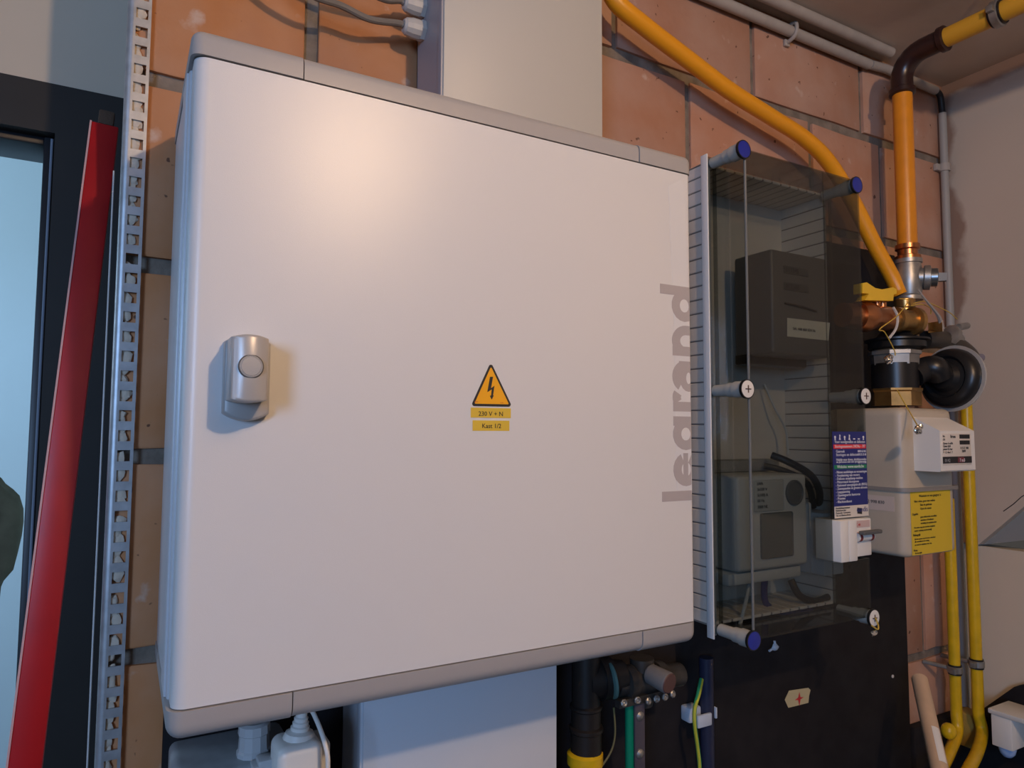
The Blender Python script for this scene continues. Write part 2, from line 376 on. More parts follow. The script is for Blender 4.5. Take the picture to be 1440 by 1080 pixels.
# ------------------------------------------------------------------ red bar leaning in the recess
p0 = at(148, 178, .085); p1 = at(23, 1180, -.02); ax = (p0-p1); L = ax.length
w0 = size(17, p0); q = ax.normalized()
s_ = Vector((1, 0, 0)); s_ = (s_-q*s_.dot(q)).normalized(); nn = q.cross(s_)
M = Matrix(((s_.x, nn.x, q.x, (p0.x+p1.x)/2), (s_.y, nn.y, q.y, (p0.y+p1.y)/2), (s_.z, nn.z, q.z, (p0.z+p1.z)/2), (0, 0, 0, 1)))
rb = thing('red_bar', 'long red lacquered bar leaning in the recess left of the slotted angle', 'bar', p1)
W_ = .0135
MB().box((-W_, -.006, -L/2), (W_, .006, L/2), .0015, M=M).build('bar', m_red, rb)
lab(MB().box((-W_-.0012, -.007, -L/2), (-W_+.0006, .005, L/2), M=M).build('edge_strip', mat('pale_edge', (.55, .35, .36), .4), rb), 'thin pale edge along the left side')
lab(MB().box((-W_*.55, -.0055, L/2), (W_*.6, .0055, L/2+.018), .002, M=M).build('end_tip', mat('brown_tip', (.09, .055, .035), .9, bump=.8), rb), 'rough brown tip at the top end')
# white rail just left of the angle
a0 = at(161, 232, -.008); 
tag(MB().box((a0.x-.0016, .010, -1.1), (a0.x-.0002, .03, a0.z), .0003).build('edge_profile', m_offw), 'thin white edge profile between the red bar and the slotted angle', 'profile')

# ------------------------------------------------------------------ cabinet
CX0, CX1, CZ0, CZ1, CY = .038, .5617, -.2102, .2973, -.2255
CYB = -.022; CAPH = .0215
cab = thing('electrical_cabinet', 'large light grey metal electrical cabinet with closed door and bolt warning sticker', 'cabinet', ((CX0+CX1)/2, CYB, CZ0-CAPH))
vert = lambda e: abs((e.verts[0].co-e.verts[1].co).normalized().z) > .9
def front_vert(e): return vert(e) and e.verts[0].co.y < -.001+min(v.co.y for v in e.link_faces[0].verts)*1 + .001
b = MB().box((CX0-.002, -.196, CZ0-.002), (CX1+.002, CYB, CZ1+.002), .003)
body = b.build('body', m_body, cab)
MB().box((CX0-.0035, -.190, CZ0), (CX0-.0015, -.150, CZ1), .0006).build('side_rib', m_body, cab)
MB().box((CX0+.006, -.201, CZ0+.006), (CX1-.006, -.19, CZ1-.006)).build('door_seal', m_black, cab)
# door: front slab with rounded vertical edges
def slabprof(x0, x1, yb, yf, r, n=8):
    pts = [(x1, yb), (x0, yb)]
    pts += [(x0+r-r*math.cos(a), yf+r-r*math.sin(a)) for a in [math.pi/2*i/n for i in range(n+1)]]
    pts += [(x1-.004+.004*math.sin(a), yf+.004-.004*math.cos(a)) for a in [math.pi/2*i/4 for i in range(5)]]
    return pts
d = MB(); d.prism([(x, y, CZ0+.0006) for x, y in slabprof(CX0, CX1, -.199, CY, .011)], (0, 0, CZ1-CZ0-.0012))
door = d.build('door', m_door, cab, ang=30)
# raised stamped panel line near the right edge
MB().prism([(at(x, y, CY).x, CY, at(x, y, CY).z) for x, y in [(940, 262), (958, 253), (962, 262), (969, 470), (973, 690), (952, 700), (948, 470)]], (0, -.00025, 0)).build('stamped_panel', m_door, cab)
# caps
def cap(zin, zout, name, seams):
    sgn = 1 if zout > zin else -1
    r = .013
    xs = [CX0-.003]+[at(s, 100 if sgn > 0 else 950, CY).x for s in seams]+[CX1+.003]
    for i in range(3):
        x0, x1 = xs[i]+(.0005 if i else 0), xs[i+1]-(.0005 if i < 2 else 0)
        nm = 'cap_rail' if i == 1 else 'corner_cap'
        gr = 0 if i == 1 else .0006
        yf = CY-.0012-gr; zo = zout+sgn*gr
        def fn(bm):
            bmesh.ops.create_cube(bm, size=1, matrix=Matrix.Translation(((x0+x1)/2, (yf+CYB)/2, (zin+zo)/2)) @ Matrix.Diagonal((x1-x0, CYB-yf, abs(zo-zin), 1)))
            es = []
            for e in bm.edges:
                m_ = (e.verts[0].co+e.verts[1].co)/2; dr = (e.verts[1].co-e.verts[0].co).normalized()
                outer = abs(m_.z-zo) < 1e-4
                if abs(dr.x) > .9 and outer and abs(m_.y-yf) < 1e-4: es.append(e)
                if i == 0 and abs(m_.x-x0) < 1e-4 and (outer or (abs(dr.z) > .9 and abs(m_.y-yf) < 1e-4)): es.append(e)
                if i == 2 and abs(m_.x-x1) < 1e-4 and (outer or (abs(dr.z) > .9 and abs(m_.y-yf) < 1e-4)): es.append(e)
            bmesh.ops.bevel(bm, geom=list(set(es)), offset=(.009 if sgn > 0 else .012), segments=6, affect='EDGES', profile=.5)
        MB().add(fn).build(nm, m_cap, cab, ang=40)
cap(CZ1+.0004, CZ1+CAPH, 'top', (427, 897))
cap(CZ0-.0004, CZ0-CAPH-.001, 'bottom', (412, 903))
# handle
hp = at(343, 527, CY); hx, hz = hp.x, hp.z
hd = thing('handle', '', None); del hd['label']; 
hd.parent = cab; hd.matrix_parent_inverse = Matrix.Translation(-cab.location); hd.location = (hx, CY, hz)
def plate(w, h, y0, y1, bul, r=.004, m=m_handle, name='p', dx=0, dz=0, barrel=0):
    # plate with bulged top and bottom ends; barrel rounds the front across its width
    n = 12; pts = []
    for i in range(n+1):
        t = -1+2*i/n; pts.append((t*w/2, h/2+bul*(1-t*t)))
    for i in range(n+1):
        t = 1-2*i/n; pts.append((t*w/2, -h/2-bul*(1-t*t)))
    bb = MB(); bm = bb.bm; rings = []
    for (sh, y) in [(0, y0), (0, y1+r), (.3, y1+r*.3), (1, y1)]:
        rings.append([bm.verts.new((hx+dx+x*(1-sh*r/(w/2)), y+barrel*(abs(x)/(w/2))**2.2, hz+dz+z*(1-sh*r/(h/2)))) for x, z in pts])
    N = len(pts)
    for a_, b__ in zip(rings, rings[1:]):
        for i in range(N): bm.faces.new((a_[i], a_[(i+1) % N], b__[(i+1) % N], b__[i]))
    # front in quads across
    f = rings[-1]; half = n+1
    for i in range(n): bm.faces.new((f[i], f[i+1], f[N-2-i], f[N-1-i]))
    return bb.build(name, m, hd, ang=50)
plate(.0345, .056, CY, CY-.012, .006, .002, name='handle_base', dx=.0012, dz=-.003, barrel=.0015)
plate(.0270, .047, CY-.011, CY-.040, .0022, .0022, name='grip', dx=-.0010, dz=.0022, barrel=.004)
MB().lathe((hx-.0006, CY-.0385, hz+.0035), (0, -1, 0), [(0, .0092), (.0011, .0092), (.0016, .0086), (.0016, .0080)], 32).build('button_groove', mat('groove_dark', (.10, .095, .09), .5), hd)
MB().lathe((hx-.0006, CY-.0390, hz+.0035), (0, -1, 0), [(0, .0083), (.0012, .0083), (.0016, .0078), (.0012, .0074), (.0018, .0068), (.0020, 0)], 32).build('lock_button', m_handle, hd)
# logo lettering: heavy rounded strokes, reading upward
def logo():
    # letters in local (u = reading direction, v = height); baseline v=0, x-height 1, ascender 1.48
    c0 = at(976, 703, CY); c1 = at(973, 405, CY); ztop, zbot = c1.z, c0.z
    xb = at(981, 600, CY).x; xasc = at(930, 600, CY).x; U = (xb-xasc)/1.48
    adv = []; b = MB(); vcut = (xb-(CX1-.0030))/U
    def poly(pts):
        # clip to v>=vcut so the print ends where the door edge rounds away
        out = []
        for i in range(len(pts)):
            p, q_ = pts[i], pts[(i+1) % len(pts)]
            if p[1] >= vcut: out.append(p)
            if (p[1] >= vcut) != (q_[1] >= vcut):
                t = (vcut-p[1])/(q_[1]-p[1]); out.append((p[0]+(q_[0]-p[0])*t, vcut))
        if len(out) < 3: return
        b.prism([(xb-U*v, CY-.0001, zbot+(u)*(ztop-zbot)) for u, v in out], (0, -.00022-cnt[0]*4e-6, 0))
    tot = 7.35; k = 1/tot
    cnt = [0]
    def bar(u0, u1, v0, v1): cnt[0] += 1; poly([(u0*k, v0), (u1*k, v0), (u1*k, v1), (u0*k, v1)])
    def arc(cu, cv, ru, rv, t, a0, a1, n=18):
        cnt[0] += 1
        for i in range(n):
            A = math.radians(a0+(a1-a0)*i/n); B = math.radians(a0+(a1-a0)*(i+1)/n)
            f = lambda a_, s: ((cu+(ru-s)*math.cos(a_))*k, cv+(rv-s)*math.sin(a_))
            poly([f(A, 0), f(B, 0), f(B, t), f(A, t)])
    T = .33
    bar(0, T, 0, 1.48)                                                       # l
    u = .50; arc(u+.55, .5, .57, .52, T, 25, 335); bar(u+.2, u+1.1, .42, .62)   # e
    u = 1.75; arc(u+.5, .5, .55, .52, T, 0, 360); bar(u+.78, u+1.1, -.2, 1.0)   # g
    u = 3.02; bar(u, u+T, 0, 1.0); arc(u+.48, .5, .46, .52, T, 60, 120)          # r
    u = 3.72; arc(u+.45, .36, .47, .37, .27, 0, 360); bar(u+.70, u+1.03, 0, .75); arc(u+.5, .55, .53, .47, T, 0, 150)  # a
    u = 4.93; bar(u, u+T, 0, 1.0); arc(u+.52, .45, .54, .57, T, 0, 150); bar(u+.73, u+1.06, 0, .47)   # n
    u = 6.16; arc(u+.52, .5, .56, .52, T, 0, 360); bar(u+.86, u+1.19, 0, 1.48)   # d
    return b.build('logo_lettering', m_logo, cab, smooth=False)
logo()
# warning triangle
st = MB(); c = [at(690, 509, CY), at(662, 571, CY), at(720, 572, CY)]
cen = (c[0]+c[1]+c[2])/3
def rtri(cs, r, y, th, m, name, par):
    cs = [Vector((v.x, y, v.z)) for v in cs]; pts = []
    for i in range(3):
        p = cs[i]; a_ = (cs[i-1]-p).normalized(); b__ = (cs[(i+1) % 3]-p).normalized(); bis = (a_+b__).normalized()
        half = a_.angle(b__)/2; ctr = p+bis*(r/math.sin(half)); A0 = p+a_*(r/math.tan(half)); A1 = p+b__*(r/math.tan(half))
        v0 = A0-ctr; v1 = A1-ctr
        for k in range(6):
            w = v0.lerp(v1, k/5).normalized()*r; pts.append(ctr+w)
    return MB().prism(pts, (0, -th, 0)).build(name, m, par, smooth=False)
ws = rtri(c, .0022, CY-.0001, .0003, m_ink, 'warning_sticker', cab); lab(ws, 'orange triangle sticker with black border and bolt')
rtri([cen+(v-cen)*.84 for v in c], .0008, CY-.0004, .0002, m_tri, 'sticker_field', ws)
S0 = Vector((690.5, 545, 0)); bolt = [(688.6, 530), (692.8, 530), (690, 546), (694.8, 542.5), (692.9, 556), (693.8, 556.4), (691, 562), (688.4, 556.6), (690.2, 556.2), (691, 547.6), (684.8, 551.6)]
MB().prism([(at(x, y, CY).x, CY-.0006, at(x, y, CY).z) for x, y in bolt], (0, -.0002, 0)).build('bolt_symbol', m_ink, ws, smooth=False)
q_ = at(667, 565.5, CY); text('Seton', 'sticker_print', (q_.x, CY-.0006, q_.z), EX, EZ, .0016, m_inkred, ws)
q_ = at(703, 567, CY); text('W 012', 'sticker_print', (q_.x, CY-.0006, q_.z), EX, EZ, .0013, m_inkred, ws)
for (a0, a1, txt, tx, ty, hh) in [((662, 573), (718, 588), '230 V + N', 690, 585, .0062), ((664.5, 591), (716, 606), 'Kast 1/2', 691, 602, .0062)]:
    pa = at(*a0, CY); pb = at(*a1, CY)
    lt = MB().box((pa.x, CY-.0004, pb.z), (pb.x, CY-.0001, pa.z)).build('label_tape', m_stick, cab, smooth=False); lab(lt, 'yellow label tape printed '+txt)
    tp = at(tx, ty, CY); text(txt, 'printed_text', (tp.x, CY-.0006, tp.z), EX, EZ, hh, m_ink, lt, align='CENTER')

# ------------------------------------------------------------------ cable ducts above and below the cabinet
def duct(pxl, pxr, pyref, z0, z1, label, up_):
    yf = -.097 if up_ else -.088
    xl_ = at(pxl, pyref, yf).x; xr_ = at(pxr, pyref, yf).x
    t = thing('cable_duct', label, 'cable duct', ((xl_+xr_)/2, -.001, z0), 'wide cable ducts')
    MB().box((xl_, yf+.012, z0), (xl_+.003, -.0145, z1)).box((xr_-.003, yf+.012, z0), (xr_, -.0145, z1)).box((xl_, -.0165, z0), (xr_, -.0145, z1)).build('trough', m_ductg if up_ else m_duct_cool, t)
    MB().box((xl_-.0012, yf+.003, z0), (xl_+.004, yf+.016, z1), .001).build('cover_lip', m_ductg if up_ else m_duct_cool, t)
    MB().box((xl_+.0012, yf, z0), (xr_, yf+.012, z1), .0012).build('duct_cover', m_duct if up_ else m_duct_cool, t)
    return xl_, xr_, yf
ux, uxr, uy = duct(623, 847, 60, CZ1+CAPH+.001, ZC-.002, 'wide cream cable duct rising from the cabinet top to the ceiling', True)
m_duct_cool = mat('cable_duct_cool_lit', (.62, .66, .72), .42)  # lighter, bluer copy of the duct plastic; cool daylight put into the colour
dx_, dxr_, dy_ = duct(510, 783, 1000, -1.05, CZ0-CAPH-.003, 'wide cable duct running down below the cabinet, cool daylight painted into its colour', False)
# glands with grey cables on the upper duct
for i, (gy, lbl, pts) in enumerate([
    (44, 'lower grey cable gland with its cable on the upper cable duct side', [(556, 42, -.045), (520, 27, -.042), (480, 8, -.048), (440, -6, -.055), (380, -40, -.05), (330, -90, -.04)]),
    (12, 'upper grey cable gland with its cable on the upper cable duct side', [(560, 6, -.045), (545, 0, -.040), (520, -9, -.045), (470, -28, -.05), (400, -60, -.045), (330, -110, -.04)])]):
    gp = at(591, gy-1, -.036); gp.x = ux-.0002
    t = thing('cable_gland', lbl, 'cable gland', gp, 'cable glands on the upper duct')
    MB().lathe(gp, (-1, 0, -.0), [(0, .0128), (.0055, .0128)], 6).build('lock_nut', m_gland, t, ang=20)
    MB().lathe(gp+Vector((-.0055, 0, 0)), (-1, 0, 0), [(0, .0118), (.010, .0118), (.012, .0112), (.018, .0100), (.021, .0075), (.021, .0045)], 12).build('gland_body', m_gland, t, ang=25)
    st_ = gp+Vector((-.0255, 0, 0))
    path = [st_, st_+Vector((-.006, 0, .001))]+[at(*p) for p in pts[1:]]
    c_ = MB().tube(path, .0040, 10, 8).build('grey_cable', m_grey); tag(c_, 'grey round cable running left from the %s gland above the cabinet' % ('lower' if i == 0 else 'upper'), 'cable', 'grey cables above the cabinet')

# ------------------------------------------------------------------ yellow hose
hpts = [(846, -40, -.045), (866, 2, -.052), (905, 36, -.054), (965, 82, -.052), (1025, 127, -.050), (1085, 165, -.050), (1130, 194, -.050), (1165, 228, -.052), (1200, 285, -.056), (1230, 345, -.066), (1252, 385, -.076), (1266, 414, -.085)]
hose = MB().tube([at(*p) for p in hpts], .0128, 18, 40, rf=lambda t, i: .0128*(1+(.022 if i % 2 else -.0) * (1 if t > .55 else .3))).build('gas_hose', m_hose)
tag(hose, 'flexible ribbed yellow gas hose swooping from the cream duct to the valve', 'hose')

# ------------------------------------------------------------------ conduits on the ceiling edge
def conduit(pts, r, name, label, m=m_conduit, grp=None, cat='conduit', seg=14, sm=0):
    o = MB().tube(pts, r, seg, sm).build(name, m); tag(o, label, cat, grp); return o
zc1 = ZC-.0105
yA, yB2 = -.014, -.036
cA = at(1222, 92, yA); cA0 = at(940, -12, yA)
rA = .0095
conduit([(cA.x-.95, yA, ZC-.030), (cA.x, yA, ZC-.030)], rA, 'conduit', 'lower painted conduit along the top of the brick wall, under the ceiling')
conduit([(cA.x-.95, yB2-.004, zc1), (cA.x+.03, yB2-.004, zc1)], rA, 'conduit', 'upper painted conduit lying against the ceiling above its twin')
conduit([(cA.x+.005, yA, ZC-.029), (cA.x+.05, yA-.002, ZC-.026), (1.46, yA, ZC-.026)], .0085, 'conduit', 'short painted conduit stub continuing behind the dark elbow to the corner')
for px_ in (1113,):
    p = at(px_, 52, yA); cl = MB(); x = p.x
    cl.tube([(x, -.001, ZC-.018), (x, yA-.008, ZC-.017), (x, yA-.0115, ZC-.030), (x, yA-.006, ZC-.0415), (x, -.001, ZC-.046)], .0035, 8, 4)
    cl.box((x-.006, -.006, ZC-.052), (x+.006, -.001, ZC-.040), .001)
    tag(cl.build('pipe_clip', m_conduit), 'painted clip holding the lower ceiling conduit', 'clip')
# corner cable and vertical conduit
vy = -.012; vp = at(1328, 235, vy)
vx = vp.x; vtop = at(1326, 160, vy).z
tag(MB().tube([(1.462, yA, ZC-.026), (vx-.008, yA+.001, ZC-.032), (vx-.001, vy, ZC-.055), (vx, vy, vtop-.005)], .0062, 12, 6).build('corner_cable', m_blkcab), 'short black cable bend at the ceiling corner joining two conduits', 'cable')
conduit([(vx, vy, vtop), (vx, vy, -.95)], .0078, 'conduit', 'upright grey conduit in the corner beside the right wall', m_ltgrey if False else mat('upright_conduit', (.34, .33, .31), .5))
zz = at(1328, 236, vy).z
tag(MB().lathe((vx, vy, zz-.008), (0, 0, 1), [(0, .0108), (.016, .0108)], 16).box((vx-.022, -.010, zz-.007), (vx-.004, -.001, zz+.007), .001).build('pipe_clip', m_conduit), 'painted clip holding the upright corner conduit', 'clip')

# ------------------------------------------------------------------ rigid gas pipe: ceiling run, elbow, riser, tee
RY = -.090; rp = at(1271, 200, RY); RX = rp.x; RR = size(12.8, rp)
zE = at(1268, 122, RY).z
e1 = atx(1312, 70, RX+.0)   # where the elbow meets the ceiling run
zP = ZC-.062
def along(px, py):   # point on the ceiling run at height zP
    return atz(px, py, zP)
pa = along(1312, 72); pb = along(1452, 8)
dirp = (pb-pa); dirp.z = 0; dirp.normalize()
dirp = Vector((0.02, -1, 0)).normalized()
A_ = Vector((RX, RY-.055, zP)); 
gp = thing('gas_pipe', 'rigid orange gas pipe dropping from the ceiling to the steel tee', 'pipe', (RX, RY, .3))
zJ = at(1279, 347, RY).z
MB().cyl((RX, RY, zJ), (RX, RY, zE), RR, 24).build('riser', m_yel, gp)
MB().cyl(A_, A_+dirp*.9, RR*1.0, 24).build('ceiling_run', mat('gas_pipe_amber', (.70, .36, .03), .4), gp)
el = [Vector((RX, RY, min(zE-.012, zP-.055)))]
for i in range(7):
    a_ = math.pi/2*i/6; el.append(Vector((RX, RY-.040*(1-math.cos(a_)), zP-.040+.040*math.sin(a_))))
el += [A_+dirp*.006, A_+dirp*.020]
MB().tube(el, RR*1.12, 20).lathe((RX, RY, zE-.016), (0, 0, 1), [(0, RR*1.15), (.002, RR*1.34), (.010, RR*1.34), (.012, RR*1.15)], 24).lathe(A_+dirp*.014, dirp, [(0, RR*1.15), (.002, RR*1.34), (.010, RR*1.34), (.012, RR*1.15)], 24).build('elbow', m_brown, gp)
def clamp(c, axis, r, stem, label, grp='pipe clamps'):
    t = thing('pipe_clamp', label, 'pipe clamp', c, grp); axis = Vector(axis).normalized()
    MB().lathe(Vector(c)-axis*.009, axis, [(0, r*1.02), (.0, r*1.18), (.018, r*1.18), (.018, r*1.02)], 24).build('rubber_liner', m_black, t)
    MB().lathe(Vector(c)-axis*.006, axis, [(0, r*1.2), (.001, r*1.34), (.011, r*1.34), (.012, r*1.2)], 24).build('band', m_steel, t)
    st_ = Vector(stem); n_ = (st_-Vector(c)).normalized(); 
    MB().cyl(Vector(c)+n_*r*1.3, st_, .004, 8).build('stud', m_steel, t)
    sd = axis.cross(n_).normalized()
    MB().box((-.006, -.005, -.005), (.008, .005, .005), .001, M=Matrix.Translation(Vector(c)+sd*r*1.42)).build('lug', m_steel, t)
cp = A_+dirp*.105
clamp(cp, dirp, RR, (cp.x, cp.y, ZC), 'steel pipe clamp holding the yellow gas pipe under the ceiling')
# coupling below the riser
z = zJ; zt1 = at(1279, 366, RY).z
MB().lathe((RX, RY, zt1), (0, 0, 1), [(0, RR*1.05), (0, RR*1.3), (.006, RR*1.3), (.008, RR*1.0), (zJ-zt1-.008, RR*1.0), (zJ-zt1-.006, RR*1.22), (zJ-zt1+.002, RR*1.22), (zJ-zt1+.002, RR)], 24).build('coupling', m_copper, gp)
# steel tee with plug
zb_ = at(1280, 424, RY).z; tee = thing('pipe_tee', 'galvanised steel tee fitting with a plug, under the orange gas pipe', 'pipe fitting', (RX, RY, zb_))
hT = zt1-zb_
MB().lathe((RX, RY, zb_), (0, 0, 1), [(0, RR*1.1), (.001, RR*1.35), (.008, RR*1.35), (.011, RR*1.2), (hT*.35, RR*1.38), (hT*.55, RR*1.42), (hT*.8, RR*1.3), (hT-.008, RR*1.25), (hT-.007, RR*1.38), (hT, RR*1.38)], 24).build('tee_body', m_steel, tee)
pd = Vector((.5, -.75, -.06)).normalized(); pc = Vector((RX, RY, zb_+hT*.56))
MB().lathe(pc, pd, [(0, RR*1.1), (.022, RR*1.05), (.024, RR*1.32), (.033, RR*1.32), (.034, RR*1.1)], 24).build('branch', m_steel, tee)
MB().lathe(pc+pd*.034, pd, [(0, RR*.98), (.010, RR*.98), (.011, RR*.85)], 24).build('plug', mat('dark_steel', (.22, .24, .25), .3, metal=.8), tee)
MB().lathe(pc+pd*.044, pd, [(0, RR*.62), (.014, RR*.58)], 4).build('plug_head', mat('plug_grey', (.16, .155, .145), .5, metal=.3), tee, ang=20)

# ------------------------------------------------------------------ valve group above the meter
v = thing('shutoff_valve', 'brass gas shut-off valve with yellow wing handle beside the tee', 'valve', at(1262, 470, -.11))
# horizontal copper/brass body coming from behind the meter box
c0 = at(1208, 447, -.085); c1 = at(1268, 452, -.115)
vb = at(1232, 447, -.11)
dirv = Vector((1, -.12, 0)).normalized()
MB().lathe(vb-dirv*.075, dirv, [(0, .020), (.03, .020), (.03, .024), (.045, .026), (.06, .024), (.066, .0205), (.100, .0205)], 24).build('valve_body', m_copper, v)
tb = at(1285, 455, -.11)
MB().lathe(vb+dirv*.02, dirv, [(0, .017), (.02, .017), (.022, .0215), (.032, .0215), (.034, .018), (.062, .018), (.064, .024), (.072, .024), (.074, .019), (.080, .018)], 24).build('union', m_brass, v)
jz = at(1275, 425, -.1).z; j2 = at(1275, 485, -.11)
hb = at(1272, 425, -.095)
MB().lathe((hb.x, hb.y, hb.z-.062), (0, 0, 1), [(0, .021), (.012, .021), (.016, .016), (.05, .015), (.052, .017), (.066, .017), (.068, .0135)], 20).build('hose_tail', m_brass, v)
sp_ = at(1237, 432, -.115)
MB().cyl((sp_.x-.007, sp_.y, sp_.z-.02), (sp_.x-.007, sp_.y, sp_.z+.008), .0055, 12).cyl((sp_.x+.008, sp_.y, sp_.z-.02), (sp_.x+.008, sp_.y, sp_.z+.008), .0065, 12).build('valve_stem', m_copper, v)
w = [(1213, 398), (1219, 397), (1231, 405), (1241, 407), (1256, 404), (1261, 407), (1261, 413), (1257, 414), (1256, 423), (1216, 422), (1222, 413), (1213, 412)]
yy = -.128
lab(MB().prism([tuple(at(x, y, yy)) for x, y in w], (0, .016, 0)).build('wing_handle', mat('valve_yellow', (.85, .52, .03), .35), v, ang=20), 'yellow wing handle')

# black regulator body with union nuts standing on the gas meter
GY = -.09
gt = at(1260, 574, GY); GX = gt.x
def gz(py): return at(1260, py, GY).z
gr = thing('gas_regulator', 'black gas pressure regulator with round disc above the cream gas meter', 'regulator', (GX, GY, gz(570)))
R1 = size(32, gt)
MB().lathe((GX, GY, gz(571)), (0, 0, 1), [(0, R1), (gz(552)-gz(571), R1), (gz(550)-gz(571), R1*1.06), (gz(547)-gz(571), R1*1.06)], 8).build('brass_nut', m_brass, gr, ang=20)
MB().lathe((GX, GY, gz(549)), (0, 0, 1), [(0, R1*.93), (gz(512)-gz(549), R1*.93)], 28).build('black_sleeve', m_black, gr)
MB().lathe((GX, GY, gz(514)), (0, 0, 1), [(0, R1*.95), (gz(500)-gz(514), R1*.98), (gz(500)-gz(514), R1*1.06), (gz(495)-gz(514), R1*1.06), (gz(493)-gz(514), R1*.9)], 8).build('steel_nut', m_steel, gr, ang=20)
MB().lathe((GX+.008, GY, gz(493)), (0, 0, 1), [(0, R1*1.0), (.004, R1*1.15), (.014, R1*1.15), (.016, R1*1.3), (.019, R1*1.3), (.021, R1*.9), (.034, R1*.6)], 28).build('upper_flange', m_black, gr)
dc = at(1332, 531, -.135); R2 = size(43, dc); dn = Vector((-.97, .10, .10)).normalized()
MB().lathe(dc-dn*.020, dn, [(0, R2*.5), (.003, R2*.86), (.006, R2*.99), (.012, R2*.99), (.020, R2*.95), (.026, R2*.84), (.028, R2*.70), (.024, R2*.62), (.026, R2*.50), (.034, R2*.40), (.037, R2*.25), (.038, 0)], 40).build('disc_housing', m_black, gr)
lab(MB().lathe(dc-dn*.0150, dn, [(0, R2*.9), (0, R2*1.09), (.004, R2*1.10), (.004, R2*.9)], 40).build('disc_rim', mat('rim_silver', (.62, .60, .57), .3, metal=.4), gr), 'silver rim of the disc')
MB().lathe(dc-dn*.045, dn, [(0, R2*.16), (.004, R2*.26), (.010, R2*.22), (.014, R2*.27), (.024, R2*.25)], 16).build('rear_cap', m_steel, gr)
a_ = Vector((GX+.02, GY-.02, gz(528)))
MB().tube([a_, a_.lerp(dc, .35)+Vector((0, 0, .012)), dc+dn*.03+Vector((0, 0, .012)), dc+dn*.018], .021, 16, 6).build('arm', m_black, gr)
# pipe leaving to the right behind the disc
q0 = at(1300, 478, -.10); 
MB().tube([q0, at(1325, 478, -.11), at(1350, 490, -.12), at(1366, 510, -.12), at(1362, 545, -.10)], .0165, 16, 6).build('outlet_bend', mat('dark_bronze', (.07, .06, .05), .35, metal=.4), gr)
q1 = at(1338, 470, -.118)
MB().lathe(q1-Vector((.012, 0, .0)), (1, -.1, -.4), [(0, .012), (.003, .019), (.012, .019), (.014, .014), (.03, .012)], 14).build('hose_clamp', m_steel, gr)
MB().box((-.002, -.012, -.009), (.002, .012, .009), M=Matrix.Translation(at(1316, 460, -.13))).build('clamp_screw', m_chrome, gr)
MB().tube([at(1348, 460, -.13), at(1360, 458, -.13)], .006, 10).build('bolt', m_steel, gr)
sb = at(1376, 504, -.13); MB().cyl(sb-Vector((.013, 0, 0)), sb+Vector((.010, 0, .002)), .0075, 14, .002).build('bleed_screw', mat('violet_plug', (.22, .20, .25), .4), gr)
# ties and seal wires
tag(MB().tube([at(1291, 407, -.14), at(1302, 422, -.142), at(1320, 445, -.14), at(1324, 462, -.135)], .003, 6, 5, rf=lambda t, i: .0016+.0036*t**2).build('cable_tie', mat('tie_grey', (.35, .32, .30), .5)), 'pale plastic cable tie tail hanging right of the steel tee', 'cable tie')
tag(MB().tube([at(1256, 432, -.135), at(1262, 445, -.137), at(1260, 462, -.137), at(1250, 476, -.135)], .0022, 6, 5).build('cable_tie', m_gland), 'white plastic tie looped around the brass valve body', 'cable tie')
m_wire = mat('seal_wire_yellow', (.62, .40, .06), .5)
def wire(pts, label, r=.0009): tag(MB().tube([at(*p) for p in pts], r, 6, 5).build('seal_wire', m_wire), label, 'wire', 'yellow sealing wires')
wire([(1265, 420, -.128), (1274, 421, -.13), (1277, 424, -.132), (1262, 444, -.142), (1237, 463, -.143), (1244, 467, -.143), (1257, 491, -.14), (1259, 500, -.139)], 'thin yellow seal wire zigzagging across the brass valve')
wire([(1284, 427, -.13), (1300, 424, -.132), (1320, 432, -.132), (1336, 440, -.132), (1346, 449, -.13)], 'thin yellow seal wire looping right from the valve towards the clamp')
wire([(1281, 430, -.132), (1296, 428, -.134), (1308, 433, -.134), (1309, 442, -.134)], 'small yellow wire loop in front of the brass union')
wire([(1262, 549, -.137), (1268, 560, -.15), (1278, 577, -.165), (1290, 598, -.195)], 'thin yellow seal wire from the brass nut to the index seal')
def seal(px, py, Y, label, r=.007):
    p = at(px, py, Y); o = MB().ball(p, r, 3, (1.1, .7, .95), .35).ball(p+Vector((.004, -.002, .005)), r*.6, 2, (1, .8, 1), .4).build('lead_seal', m_chrome); tag(o, label, 'seal', 'crimped lead seals')
seal(1249, 506, -.144, 'crimped lead seal on the steel nut above the gas meter')
seal(1291, 605, -.206, 'crimped lead seal on the corner of the gas meter index')

